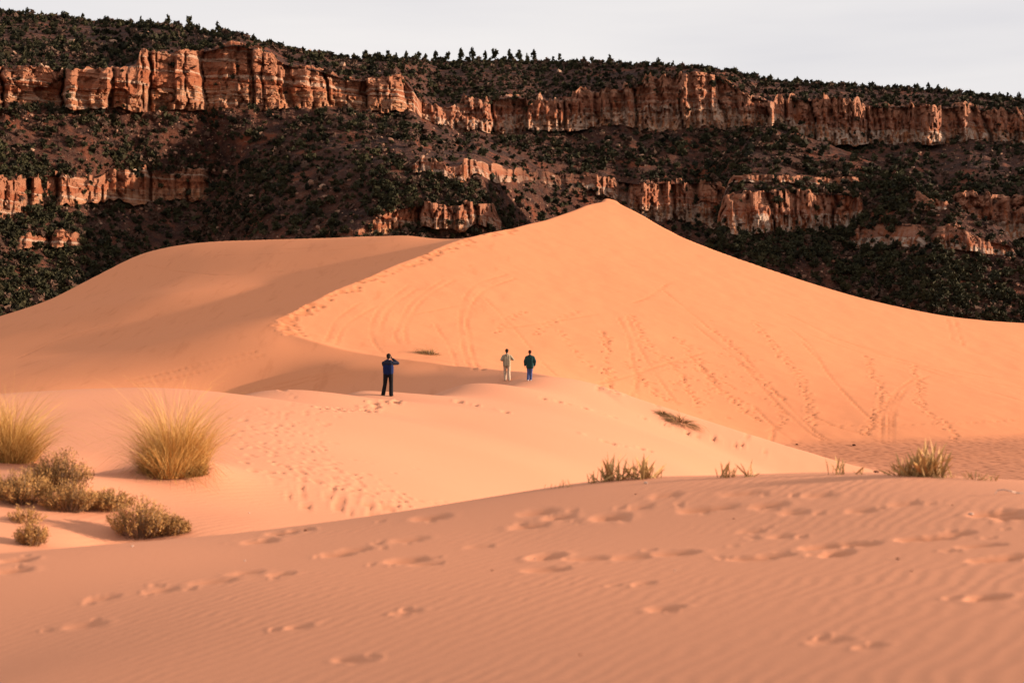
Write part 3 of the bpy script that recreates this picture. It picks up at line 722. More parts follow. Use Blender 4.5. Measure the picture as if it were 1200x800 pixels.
# tall pines standing out on the rim
rim_row = MESA[0][0].shape[0] - 5
RIM = [(30, 1.0), (47, 0.8), (72, .9), (95, 1.0), (122, .8), (163, 1.2), (176, .9), (196, 1.2), (204, 1.1), (221, 1.7), (233, 1.0), (254, 1.5), (268, 1.1), (275, 1.0), (312, .9), (330, .8),
       (427, 1.2), (443, 1.2), (455, 1.2), (463, .9), (476, 1.1), (487, 1.1), (491, 1.3), (499, 1.1), (510, 1.5), (525, 1.3), (539, 1.7), (553, 1.5), (568, 1.4), (580, 1.6), (597, 1.5),
       (608, 1.6), (618, 1.0), (626, 1.6), (648, .9), (655, 1.0), (684, .9), (693, 1.0), (714, 1.0), (740, .8), (772, 1.0), (788, .8), (830, .7), (960, .7), (1075, 1.1), (1089, 1.3), (1101, 1.0), (1172, 1.0), (1183, .9), (1196, 1.0)]
X, Y, Z = MESA[0][:3]
for u, s in RIM:
    j = int(np.argmin(np.abs(us - u)))
    plant_tree('pine_tree', PIN, int(rng.integers(len(PIN))), (X[rim_row, j], Y[rim_row, j] + 3, Z[rim_row, j] - 0.6), s * (1.0 + 0.5 * rng.random()) * Y[rim_row, j] / 1000,
               *[('dark pine tree on the skyline ' + q, 'pines ' + q) for q in ['above the tall left-hand cliff' if u < 400 else 'in the row above the rock pinnacles' if u < 700 else 'on the low rim over the right cliff wall']][0], rng.random() * 6.28)
# the rest: one scrub cover
PR = []
for k in range(10):
    r = np.random.default_rng(400 + k)
    PR.append(leaf_cloud(r, 31, 0.68, 1.05, 1.0, 0.85, 0.75, 8))
rest = cand[~isbig]; srest = sz[~isbig] * 0.92
# low bushes crowding the rim line
jj = rng.integers(80, nU - 80, 1500); rr_ = rng.integers(rim_row - 7, rim_row + 1, 1500)
ex = np.stack([X[rr_, jj], Y[rr_, jj] + 2, Z[rr_, jj], np.zeros(1500)], 1)
rest = np.concatenate([rest, ex]); srest = np.concatenate([srest, np.exp(rng.normal(0.45, 0.4, 1500)).clip(0.6, 3.0)])
VS, TS = [], []
for k in range(10):
    m = np.arange(len(rest)) % 10 == k
    P, s = rest[m], srest[m]
    a = rng.random(len(P)) * 6.28
    v = PR[k][None] * s[:, None, None] * np.array([1, 1, 1])[None, None]
    ca, sa = np.cos(a)[:, None], np.sin(a)[:, None]
    w = np.stack([v[..., 0] * ca - v[..., 1] * sa, v[..., 0] * sa + v[..., 1] * ca, v[..., 2]], -1) + (P[:, None, :3] - np.array([0, 0, 0.2]))
    VS.append(w.reshape(-1, 3)); TS.append(np.repeat(rng.random(len(P)), v.shape[1]))
VS = np.concatenate(VS); TS = np.concatenate(TS)
scrub = link('scrub_cover', np_mesh('scrub_cover', VS, np.arange(len(VS)).reshape(-1, 3), False, {'tint': ('FLOAT', TS)}), scrubm)
tag(scrub, 'dense cover of small dark evergreen scrub over the mesa slopes', 'scrub', kind='stuff')

# low dead brush between the trees
BR = [leaf_cloud(np.random.default_rng(450 + k), 9, 0.5, 0.9, 0.9, 0.6, 0.4, 3) for k in range(6)]
VS, TS = [], []
for si, (X, Y, Z, R, P, uu) in enumerate(MESA):
    U = CU + X / Y * FPX; V = CV - Z / Y * FPX; dV = np.zeros_like(V); dV[1:] = np.abs(V[:-1] - V[1:]); dV[-4:] = 0
    wgt = (dV * np.clip(1 - R * 1.6, 0.08, 1) * (V < dune_line(U) + 4) * (U > -60) * (U < 1260)).ravel()
    n = 8500 if si == 0 else 2000
    idx = rng.choice(wgt.size, n, False, wgt / wgt.sum())
    for k in range(6):
        i = idx[k::6]; P_ = np.stack([X.ravel()[i], Y.ravel()[i], Z.ravel()[i] - 0.1], 1); s_ = np.exp(rng.normal(-0.35, 0.35, len(i)))
        w = BR[k][None] * s_[:, None, None] * np.where(rng.random(len(i)) < 0.5, -1, 1)[:, None, None] ** np.array([1, 0, 0]) + P_[:, None, :]
        VS.append(w.reshape(-1, 3)); TS.append(np.repeat(rng.random(len(i)), BR[k].shape[0]))
brushm, nt, b = new_mat('dead_brush')
av = attr(nt, 'tint')
c = mixc(nt, av.outputs['Fac'], (0.045, 0.030, 0.020), (0.15, 0.088, 0.058))
nt.links.new(c, b.inputs['Base Color'])
VS = np.concatenate(VS); TS = np.concatenate(TS)
tag(link('dead_brush', np_mesh('dead_brush', VS, np.arange(len(VS)).reshape(-1, 3), False, {'tint': ('FLOAT', TS)}), brushm), 'low brown dead brush filling the gaps between the mesa trees', 'brush', kind='stuff')

# ------------------------------------------------------------------ fallen rock on the talus
def rock_verts(r, rough=0.25):
    bm = bmesh.new(); bmesh.ops.create_icosphere(bm, subdivisions=1, radius=1.0)
    v = np.array([tuple(q.co) for q in bm.verts]); f = np.array([[q.index for q in p.verts] for p in bm.faces]); bm.free()
    v *= (1 + r.normal(0, rough, len(v)))[:, None]
    v = np.sign(v) * np.abs(v) ** 0.8
    return v * np.array([1.0, 0.8, 0.7]), f
boulderm, nt, b = new_mat('boulder_rock')
oi = nt.nodes.new('ShaderNodeObjectInfo'); av = attr(nt, 'tint')
tv = math_(nt, 'ADD', math_(nt, 'MULTIPLY', oi.outputs['Random'], 0.45), math_(nt, 'MULTIPLY', av.outputs['Fac'], 0.55))
c = mixc(nt, tv, (0.20, 0.075, 0.038), (0.47, 0.32, 0.22))
nt.links.new(mixc(nt, ramp(nt, noise(nt, mapped(nt, (1, 1, 3)), 1.2, 4, 0.7), 0.4, 0.65), c, (0.19, 0.09, 0.055)), b.inputs['Base Color'])
rk = []
for k in range(6):
    v, f = rock_verts(np.random.default_rng(500 + k)); rk.append((v, f))
VS, FS, TS, off = [], [], [], 0
for si, (X, Y, Z, R, P, uu) in enumerate(MESA):
    V = CV - Z / Y * FPX; dV = np.zeros_like(V); dV[1:] = np.abs(V[:-1] - V[1:]); dV[-4:] = 0; dV[-50:] *= 0.4
    near = np.zeros_like(R); near[:-12] = (R[12:] > 0.5); 
    wgt = (dV * (R < 0.4) * np.clip(0.25 + 1.2 * near + 1.6 * fbm(X / 45, Z / 40, 950 + si, 3), 0.05, 2)).ravel()
    n = 4000 if si == 0 else 800
    idx = rng.choice(wgt.size, n, False, wgt / wgt.sum())
    for i in idx:
        v, f = rk[int(rng.integers(6))]
        s = min(np.exp(rng.normal(-0.45, 0.45)), 1.7); a = rng.random() * 6.28
        w = np.stack([v[:, 0] * math.cos(a) - v[:, 1] * math.sin(a), v[:, 0] * math.sin(a) + v[:, 1] * math.cos(a), v[:, 2]], -1) * s
        VS.append(w + np.array([X.ravel()[i], Y.ravel()[i], Z.ravel()[i] + 0.25 * s])); FS.append(f + off); off += len(v); TS.append(np.full(len(v), rng.random()))
rub = link('talus_rubble', np_mesh('talus_rubble', np.concatenate(VS), np.concatenate(FS), False, {'tint': ('FLOAT', np.concatenate(TS))}), boulderm)
tag(rub, 'loose broken rock scattered over the talus slopes', 'rubble', kind='stuff')
RMESH = []
for k, (v, f) in enumerate(rk):
    me = np_mesh('boulder', v, f, False, {'tint': ('FLOAT', np.full(len(v), 0.5))}); me.materials.append(boulderm); RMESH.append(me)
BOUL = [(82, 328, 7, 0), (54, 336, 5, 0), (38, 178, 5, 0), (84, 51, 9, 1), (134, 51, 8, 1), (17, 65, 7, 1), (342, 58, 9, 1), (361, 62, 7, 1), (402, 78, 9, 1), (423, 81, 10, 1), (365, 215, 8, 0), (378, 221, 9, 0),
        (295, 232, 6, 0), (373, 238, 6, 0), (395, 250, 6, 0), (372, 268, 7, 0), (255, 269, 5, 0), (450, 178, 6, 0), (458, 166, 6, 0), (636, 216, 6, 0), (648, 208, 5, 0), (620, 236, 5, 0),
        (706, 158, 6, 0), (712, 168, 6, 0), (725, 172, 6, 0), (750, 185, 6, 0), (655, 86, 7, 1), (265, 203, 7, 0), (445, 254, 6, 0), (462, 258, 7, 0), (540, 211, 6, 0), (1151, 301, 6, 2), (1085, 352, 6, 2), (700, 150, 5, 0), (510, 212, 5, 0), (228, 196, 5, 0)]
for (u, v, s_, kind) in BOUL:
    best = None
    for si in ((1, 0) if kind == 2 else (0,)):
        X, Y, Z, R, P, uu = MESA[si]
        j = int(np.argmin(np.abs(uu - u))); vv = CV - Z[:, j] / Y[:, j] * FPX
        k = int(np.argmax(vv <= v)); best = (X[k, j], Y[k, j], Z[k, j]); break
    s = s_ * 0.62 * best[1] / FPX
    o = link('boulder', RMESH[int(rng.integers(6))]); o.location = (best[0], best[1] - 0.3 * s, best[2] + 0.25 * s); o.scale = (s, s, s * 0.9); o.rotation_euler = (0.2 * rng.normal(), 0.2 * rng.normal(), rng.random() * 6.28)
    lab, grp = [('pale boulder lying among the scrub on the talus below the upper cliffs', 'boulders on the talus'), ('pale rock knob poking out of the wooded slope above the upper cliffs', 'rock knobs above the cliffs'),
                ('orange boulder lying on the lower slope of the right-hand spur', 'boulders on the spur')][kind]
    tag(o, lab, 'boulder', grp)


# ------------------------------------------------------------------ plants and stones on the sand
def crest_pt(u, y0=9.0, y1=23.5, back=0.0):
    s_ = (u - CU) / FPX
    ys = np.linspace(y0, y1, 300); vs = [CV - ground_z(s_ * y, y) / y * FPX for y in ys]
    y = ys[int(np.argmin(vs))] + back
    return s_ * y, y, ground_z(s_ * y, y)

def two_tone(name, c0, c1, c2=None):
    m, nt, b = new_mat(name)
    av = attr(nt, 'tint'); oi = nt.nodes.new('ShaderNodeObjectInfo')
    f = math_(nt, 'ADD', math_(nt, 'MULTIPLY', av.outputs['Fac'], 0.75), math_(nt, 'MULTIPLY', oi.outputs['Random'], 0.25))
    c = mixc(nt, f, c0, c1)
    nt.links.new(c, b.inputs['Base Color'])
    b.inputs['Roughness'].default_value = 0.7
    return m
straw = two_tone('dry_grass', (0.36, 0.185, 0.045), (0.74, 0.45, 0.15))
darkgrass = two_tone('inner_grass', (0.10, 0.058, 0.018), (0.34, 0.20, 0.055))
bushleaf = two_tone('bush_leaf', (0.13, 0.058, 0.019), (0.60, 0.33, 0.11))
woodm = two_tone('dry_stem', (0.10, 0.06, 0.035), (0.24, 0.16, 0.10))
leafm = two_tone('narrow_leaf', (0.19, 0.105, 0.038), (0.60, 0.37, 0.145))

def blades_mesh(name, r, n, base_r, len_rng, width, lean, droop, segs=4, tip_lean=0.0):
    """n curved ribbons fanning out of a tuft"""
    a = r.random(n) * 6.283; q = np.sqrt(r.random(n))
    p0 = np.stack([np.cos(a) * q * base_r, np.sin(a) * q * base_r, np.full(n, -0.03)], 1)
    L = len_rng[0] + (len_rng[1] - len_rng[0]) * r.random(n)
    aa = a + r.normal(0, 0.5, n)
    ln = lean * q * (0.6 + 0.8 * r.random(n)) + np.abs(r.normal(0, 0.08, n))
    out = np.stack([np.cos(aa), np.sin(aa), np.zeros(n)], 1); side = np.stack([-np.sin(aa), np.cos(aa), np.zeros(n)], 1)
    tw = r.random(n) * 3.14; side = side * np.cos(tw)[:, None] + np.array([0, 0, 1]) * 0 + out * np.sin(tw)[:, None]
    W = width * (0.6 + 0.8 * r.random(n))
    rows_ = []
    for k in range(segs + 1):
        t = k / segs
        th = ln + droop * t * t * (0.4 + 1.2 * r.random(n) if False else 1.0) * (0.5 + q)
        P = p0 + (L * t)[:, None] * (out * np.sin(np.minimum(th, 1.9))[:, None] + np.array([0, 0, 1]) * np.cos(np.minimum(th, 1.9))[:, None])
        w = (W * (1 - t * 0.9))[:, None] * side
        rows_.append(np.stack([P - w, P + w], 1))
    V = np.stack(rows_, 1)                                   # n, segs+1, 2, 3
    base = np.arange(n)[:, None] * (segs + 1) * 2 + np.arange(segs)[None, :] * 2
    Fq = np.stack([base, base + 1, base + 3, base + 2], -1).reshape(-1, 4)
    t = np.repeat(r.random(n), (segs + 1) * 2)
    return np_mesh(name, V.reshape(-1, 3), Fq, True, {'tint': ('FLOAT', t)})

def tufts(name, r, n, w, lens, width, lean, droop, k=15):
    Vs, Fs, Ts, off = [], [], [], 0
    for i in range(k):
        a = r.random() * 6.283; q = math.sqrt(r.random()); f = 1.1 - 0.55 * q * q + 0.14 * r.normal()
        f = min(max(f, 0.45), 1.3)
        me = blades_mesh('t', r, n // k, w * 0.17, (lens[0] * f, lens[1] * f), width, lean * (0.7 + 0.6 * r.random()), droop)
        v = np.zeros(len(me.vertices) * 3); me.vertices.foreach_get('co', v); v = v.reshape(-1, 3)
        tl = 0.16 * q + 0.16 * r.normal()                       # each tuft leans outwards by its own amount
        v = v + np.array([math.cos(a), math.sin(a), 0]) * (w * 0.36 * q) + v[:, 2:3] * np.array([math.cos(a), math.sin(a), 0]) * tl
        fc = np.zeros(len(me.polygons) * 4, np.int32); me.polygons.foreach_get('vertices', fc)
        Vs.append(v); Fs.append(fc.reshape(-1, 4) + off); off += len(v); Ts.append(np.clip(np.repeat(r.random(len(v) // 10), 10) * 0.7 + 0.3 * r.random(), 0, 1))
        bpy.data.meshes.remove(me)
    return np_mesh(name, np.concatenate(Vs), np.concatenate(Fs), True, {'tint': ('FLOAT', np.concatenate(Ts))})

def grass_clump(loc, w, h, seed, label):
    r = np.random.default_rng(seed)
    root = empty('grass_clump', loc); tag(root, label, 'grass')
    tag(link('dry_blades', tufts('dry_blades', r, 3900, w, (h * 0.25, h * 0.8), 0.0033, 0.42, 0.5), straw, root), kind='stuff')
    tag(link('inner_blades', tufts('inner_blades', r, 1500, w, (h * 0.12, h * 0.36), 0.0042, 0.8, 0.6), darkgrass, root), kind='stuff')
    tag(link('seed_stalks', tufts('seed_stalks', r, 420, w * 0.75, (h * 0.6, h * 0.85), 0.0014, 0.3, 0.35), straw, root), kind='stuff')
    tag(link('fallen_blades', blades_mesh('fallen_blades', r, 70, w * 0.42, (h * 0.2, h * 0.38), 0.005, 1.5, 0.45), straw, root), kind='stuff')
    return root

def bush_mesh(name, r, w, d, h, n_stem, per):
    V, Fc, T, LV, LT = [], [], [], [], []
    for _ in range(n_stem):
        a = r.random() * 6.283; q = r.random() ** 0.5
        tip = np.array([math.cos(a) * w * 0.5 * q, math.sin(a) * d * 0.5 * q, h * (1.0 - 0.55 * q * q) * (0.6 + 0.45 * r.random())])
        p0 = np.array([tip[0] * 0.35, tip[1] * 0.35, -0.03]); mid = (p0 + tip) / 2 + r.normal(0, 0.02, 3) + np.array([tip[0], tip[1], 0]) * 0.12
        sd = np.array([-math.sin(a), math.cos(a), 0]) * 0.004
        i = len(V)
        for p, k in ((p0, 1.4), (mid, 1.0), (tip, 0.4)): V += [p - sd * k, p + sd * k]
        Fc += [(i, i + 1, i + 3, i + 2), (i + 2, i + 3, i + 5, i + 4)]
        t0 = r.random()
        for _ in range(per):
            t = 0.35 + 0.68 * r.random()
            p = (p0 * (1 - t) ** 2 + 2 * mid * t * (1 - t) + tip * t * t) + r.normal(0, 0.016, 3)
            ax = np.array([math.cos(a) * 0.4, math.sin(a) * 0.4, 0.8]) + r.normal(0, 0.55, 3); ax /= np.linalg.norm(ax)
            s2 = np.cross(ax, r.normal(size=3)); s2 /= np.linalg.norm(s2)
            l = 0.018 + 0.022 * r.random()
            LV += [p - ax * l * 0.3 - s2 * 0.0055, p - ax * l * 0.3 + s2 * 0.0055, p + ax * l]
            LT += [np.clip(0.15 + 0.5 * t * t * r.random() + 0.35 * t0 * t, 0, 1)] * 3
    st = np_mesh(name + '_stems', np.array(V), np.array(Fc), False, {'tint': ('FLOAT', r.random(len(V)))})
    lf = np_mesh(name + '_leaves', np.array(LV), np.arange(len(LV)).reshape(-1, 3), False, {'tint': ('FLOAT', np.array(LT))})
    return st, lf

def bush(loc, w, d, h, seed, label, name='desert_bush', dens=1.0):
    r = np.random.default_rng(seed)
    n = int(90 * dens * max(w, 0.3) / 0.5)
    st, lf = bush_mesh(name, r, w, d, h, n, 26)
    root = empty(name, loc); tag(root, label, 'bush')
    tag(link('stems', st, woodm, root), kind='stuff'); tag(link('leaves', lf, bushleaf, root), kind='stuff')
    return root

ppm = lambda y: y / FPX
x, y, z = hit(203, 553)
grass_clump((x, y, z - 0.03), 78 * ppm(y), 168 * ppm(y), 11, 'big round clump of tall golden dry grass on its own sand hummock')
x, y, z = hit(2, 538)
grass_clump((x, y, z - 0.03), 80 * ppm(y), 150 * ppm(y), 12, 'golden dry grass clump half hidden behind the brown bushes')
for k, (u, v, w, h, lab) in enumerate([
        (68, 572, 66, 44, 'tallest dark brown bush, in front of the half hidden golden grass clump'),
        (22, 588, 66, 38, 'broad low brown bush on the sand bank below the tallest bush'),
        (82, 598, 56, 34, 'dense brown bush overhanging the sand bank between its bushy neighbours'),
        (126, 597, 50, 24, 'small flat brown bush bridging the gap to the big bush at the bank foot'),
        (164, 628, 60, 46, 'big straw-tipped bush at the foot of the bank below the round grass clump'),
        (196, 626, 36, 26, 'little sprig of bush beside the big straw-tipped bush'),
        (212, 624, 16, 18, 'single thin twiggy sprout past the big straw-tipped bush'),
        (37, 638, 32, 28, 'small rounded bush alone on the orange sand below the bank'),
        (30, 612, 36, 18, 'sparse pale twiggy plant just above the small rounded bush')]):
    x, y, z = hit(u, v)
    if y < 15.5 : y = 16.2; x = (u - CU) / FPX * y; z = ground_z(x, y)
    bush((x, y, z), w * 1.32 * ppm(y), w * ppm(y), h * 1.05 * ppm(y), 60 + k, lab, dens=0.35 if k == 8 else 1.25)

# narrow-leaved plants along the brow of the near dune: every leaf its own piece
def leaf_piece(name, curve, width):
    n = 5; V = []
    for k in range(n):
        t = k / (n - 1); w = width * (0.55 + 0.9 * t) * (1 - t ** 3) + 0.0006
        V += [(-w, -curve * t * t, t), (0, -curve * t * t - w * 0.5, t * 1.0), (w, -curve * t * t, t)]
    Fq = []
    for k in range(n - 1):
        for m in (0, 1):
            i = k * 3 + m; Fq.append((i, i + 1, i + 4, i + 3))
    return np_mesh(name, np.array(V), np.array(Fq), True, {'tint': ('FLOAT', np.linspace(0, 1, len(V)))})
LEAVES = []
for cv_, w_ in ((0.05, 0.035), (0.2, 0.04), (0.38, 0.035), (-0.12, 0.03)):
    m_ = leaf_piece('leaf', cv_, w_); m_.materials.append(leafm); LEAVES.append(m_)
def leafy_plant(u, w, h, n, seed, label, back=0.15, spread=0.8, name='leafy_plant'):
    r = np.random.default_rng(seed)
    x, y, z = crest_pt(u, back=back)
    root = empty(name, (x, y, z - 0.01)); tag(root, label, 'plant')
    w *= ppm(y); h *= ppm(y) * 1.25
    for _ in range(n):
        o = link('leaf', LEAVES[int(r.integers(4))], None, root)
        bx_ = r.normal(0, 0.22) * w
        o.location = (bx_, r.normal(0, 0.15) * w, -0.01)
        L = h * (0.45 + 0.6 * r.random()) * (1 - 0.5 * min(abs(bx_) / w, 0.8))
        o.scale = (L * 1.35, L * 1.2, L)
        o.rotation_euler = (r.normal(0, 0.45), np.clip(bx_ / w * 1.6 * spread + r.normal(0, 0.4), -1.25, 1.25), r.random() * 6.28)
        o.rotation_mode = 'ZXY' if False else 'XYZ'
    return root
for k, a in enumerate([
        (657, 30, 12, 14, 'low flattened sprig at the shaded end of the near dune brow'),
        (693, 18, 13, 10, 'tiny dark sprig right beside a spiky plant on the dune brow'),
        (714, 40, 30, 34, 'spiky narrow-leaved plant with one tall pointed shoot on the dune brow'),
        (753, 46, 27, 44, 'full bushy tuft of pale narrow leaves, widest of the pair on the dune brow'),
        (851, 26, 20, 18, 'dark stubby plant with thick curled leaves alone on the dune brow'),
        (878, 16, 20, 10, 'slim upright sprout next to the dark stubby plant'),
        (986, 24, 24, 9, 'sparse plant with two tall bare blades on the dune brow'),
        (1010, 20, 12, 7, 'low curled shoot beside a small dark clod'),
        (1064, 34, 24, 46, 'dark dense half of the biggest plant cluster on the dune brow'),
        (1086, 48, 38, 56, 'tallest feathery straw-coloured plant of the biggest cluster'),
        (1112, 26, 12, 16, 'low leafy skirt trailing off the biggest plant cluster'),
        (1139, 24, 15, 12, 'small star-shaped sprout on the dune brow past the biggest cluster'),
        (1165, 20, 14, 8, 'thin pale sprout with one upright stem on the dune brow'),
        (1041, 10, 9, 5, 'tiny pair of shoots between the dark clod and the biggest cluster')]):
    leafy_plant(a[0], a[1] * 1.1, a[2], int(a[3] * 1.5), 80 + k, a[4], back=-0.7)

# half-buried mats of dry grass on the big dune
def grass_mat(u, v, w, h, seed, label):
    r = np.random.default_rng(seed); x, y, z = hit(u, v)
    root = empty('grass_mat', (x, y, z)); tag(root, label, 'grass')
    V = blades_mesh('blades', r, 420, 0.5, (0.3, 0.7), 0.01, 1.6, 0.5)
    o = tag(link('blades', V, darkgrass, root), kind='stuff'); o.scale = (w * ppm(y), w * ppm(y) * 0.8, h * ppm(y) * 2.0)
    o.rotation_euler = (0.1, 0.28, 0)
    d_ = blades_mesh('stems', r, 120, 0.4, (0.3, 0.6), 0.008, 1.3, 0.4)
    o2 = tag(link('stems', d_, woodm, root), kind='stuff'); o2.scale = o.scale; o2.rotation_euler = o.rotation_euler
grass_mat(505, 415, 24, 9, 1, 'half-buried mat of dry grass inside the lit bowl behind the people')
grass_mat(797, 493, 38, 10, 2, 'half-buried mat of dry grass where the lit face meets the middle dune')
grass_mat(778, 485, 18, 6, 3, 'smaller scrap of dry grass beside the mat at the foot of the lit face')

# stones and litter
pebm = {}
for nm, cc in (('white', (0.52, 0.38, 0.30)), ('dark', (0.11, 0.04, 0.02))):
    m_, nt, b = new_mat('pebble_' + nm)
    nt.links.new(mixc(nt, ramp(nt, noise(nt, mapped(nt, (1, 1, 1)), 60, 3), 0.4, 0.6), cc, tuple(q * 0.7 for q in cc)), b.inputs['Base Color']); pebm[nm] = m_
PM = {}
for nm in ('white', 'dark'):
    v, f = rock_verts(np.random.default_rng(77 if nm == 'white' else 78), 0.18)
    PM[nm] = np_mesh('pebble', v * np.array([1, 0.9, 0.6]), f, True); PM[nm].materials.append(pebm[nm])
for (u, v, s_, nm) in [(1138, 603, 7, 'white'), (155, 640, 4, 'white'), (287, 657, 3, 'white'), (791, 668, 3, 'white'), (627, 655, 3, 'white'), (292, 601, 3, 'white'), (1052, 655, 5, 'dark'), (680, 767, 4, 'dark'),
                       (860, 608, 3, 'dark'), (757, 566, 5, 'white'), (1068, 669, 3, 'dark'), (577, 668, 3, 'dark'), (1116, 592, 3, 'dark'), (745, 579, 3, 'dark'), (1001, 522, 6, 'dark'), (934, 521, 4, 'dark'), (358, 622, 6, 'dark'), (1027, 551, 7, 'dark')]:
    x, y, z = crest_pt(u, back=0.05) if u == 1027 else hit(u, v)
    s = s_ * 0.5 * ppm(y)
    o = link('pebble' if y < 30 else 'stone', PM[nm]); o.location = (x, y, z + 0.25 * s); o.scale = (s, s, s); o.rotation_euler = (0, 0, rng.random() * 6)
    if u == 1027: tag(o, 'dark reddish clod among the low shoots on the dune brow', 'clod'); o.name = 'clod'
    elif u == 358: tag(o, 'dark clod of damp sand in a footprint on the near dune edge', 'clod'); o.name = 'clod'
    elif y > 30: tag(o, 'dark stone lying at the edge of the pebbly basin floor', 'stone', 'stones in the basin')
    elif u == 1138: tag(o, 'largest white pebble, beside deep footprints on the near dune', 'pebble')
    elif nm == 'white': tag(o, 'tiny white pebble lying on the smooth sand', 'pebble', 'white pebbles on the sand')
    else: tag(o, 'tiny dark pebble lying on the rippled near dune', 'pebble', 'dark pebbles on the sand')
x, y, z = hit(1177, 579)
tw = bmesh.new()
pts = [(-0.09, 0, 0.0), (-0.06, 0.02, 0.035), (-0.01, 0, 0.045), (0.06, -0.02, 0.03), (0.12, 0.03, 0.012), (0.20, 0.02, 0.0)]
prev = None
for i, p in enumerate(pts):
    ring = [tw.verts.new((p[0], p[1] + 0.006 * math.cos(t), p[2] + 0.006 * math.sin(t))) for t in (0, 1.57, 3.14, 4.71)]
    if prev: [tw.faces.new((prev[k], prev[(k + 1) % 4], ring[(k + 1) % 4], ring[k])) for k in range(4)]
    prev = ring
me = bpy.data.meshes.new('bleached_twig'); tw.to_mesh(me); tw.free()
o = link('bleached_twig', me, pebm['white']); o.location = (x, y, z); tag(o, 'bleached white twig arching out of the sand past the last sprouts', 'twig')

# ------------------------------------------------------------------ people
def capsules(bm, lst, sub=2):
    for c in lst:
        p0, r0, p1, r1 = Vector(c[0]), c[1], Vector(c[2]), c[3]
        tmp = bmesh.new()
        for p, r in ((p0, r0), (p1, r1)):
            bmesh.ops.create_icosphere(tmp, subdivisions=sub, radius=r, matrix=Matrix.Translation(p))
        h = bmesh.ops.convex_hull(tmp, input=tmp.verts)
        dead = [g for g in h['geom_interior'] if isinstance(g, bmesh.types.BMVert)]
        bmesh.ops.delete(tmp, geom=dead, context='VERTS')
        me = bpy.data.meshes.new('tmp'); tmp.to_mesh(me); tmp.free(); bm.from_mesh(me); bpy.data.meshes.remove(me)
def skin(name, caps, vox, mat, parent, scale=(1, 1, 1)):
    """one continuous skin over tapered limbs"""
    bm = bmesh.new(); capsules(bm, caps)
    me = bpy.data.meshes.new(name); bm.to_mesh(me); bm.free()
    o = bpy.data.objects.new(name, me); COL.objects.link(o)
    m = o.modifiers.new('r', 'REMESH'); m.mode = 'VOXEL'; m.voxel_size = vox
    sm = o.modifiers.new('s', 'SMOOTH'); sm.iterations = 4; sm.factor = 0.5
    dg = bpy.context.evaluated_depsgraph_get()
    new = bpy.data.meshes.new_from_object(o.evaluated_get(dg))
    bpy.data.objects.remove(o); bpy.data.meshes.remove(me)
    new.name = name
    for p in new.polygons: p.use_smooth = True
    new.materials.clear()
    return link(name, new, mat, parent)
def cloth(name, col, col2=None, zc=None):
    m, nt, b = new_mat(name)
    n = noise(nt, mapped(nt, (1, 1, 1)), 14, 4, 0.6)
    c = mixc(nt, ramp(nt, n, 0.35, 0.65), tuple(q * 0.72 for q in col), col)
    nt.links.new(c, b.inputs['Base Color'])
    bp = node(nt, 'ShaderNodeBump', Strength=0.5, Distance=0.02); nt.links.new(n, bp.inputs['Height']); nt.links.new(bp.outputs['Normal'], b.inputs['Normal'])
    return m
skinm = cloth('skin', (0.36, 0.19, 0.13)); hairm = cloth('hair', (0.02, 0.012, 0.009)); eyem = cloth('eye', (0.03, 0.02, 0.02)); lipm = cloth('lip', (0.30, 0.10, 0.08))

def hand(wrist, fwd, up, side):
    """palm, four unequal bent fingers and a thumb off the side of the palm"""
    w, f, u, s = Vector(wrist), Vector(fwd).normalized(), Vector(up).normalized(), Vector(side).normalized()
    pal = w + f * 0.085
    L = [(w, 0.024, w + f * 0.03, 0.026), (w + f * 0.03 - s * 0.018, 0.017, pal - s * 0.024, 0.015), (w + f * 0.03 + s * 0.018, 0.017, pal + s * 0.024, 0.015), (w + f * 0.03, 0.018, pal, 0.016)]
    for k, l in enumerate((0.066, 0.078, 0.072, 0.056)):
        b0 = pal + s * (0.03 - 0.02 * k); m = b0 + f * l * 0.5 - u * 0.006; e = m + (f * 0.7 - u * 0.7).normalized() * l * 0.5
        L += [(b0, 0.0092, m, 0.0085), (m, 0.0085, e, 0.007)]
    t0 = w + f * 0.03 + s * 0.026; t1 = t0 + (f * 0.6 + s * 0.7).normalized() * 0.04; t2 = t1 + (f * 0.9 - u * 0.3 + s * 0.1).normalized() * 0.032
    L += [(t0, 0.013, t1, 0.011), (t1, 0.010, t2, 0.0085)]
    return L

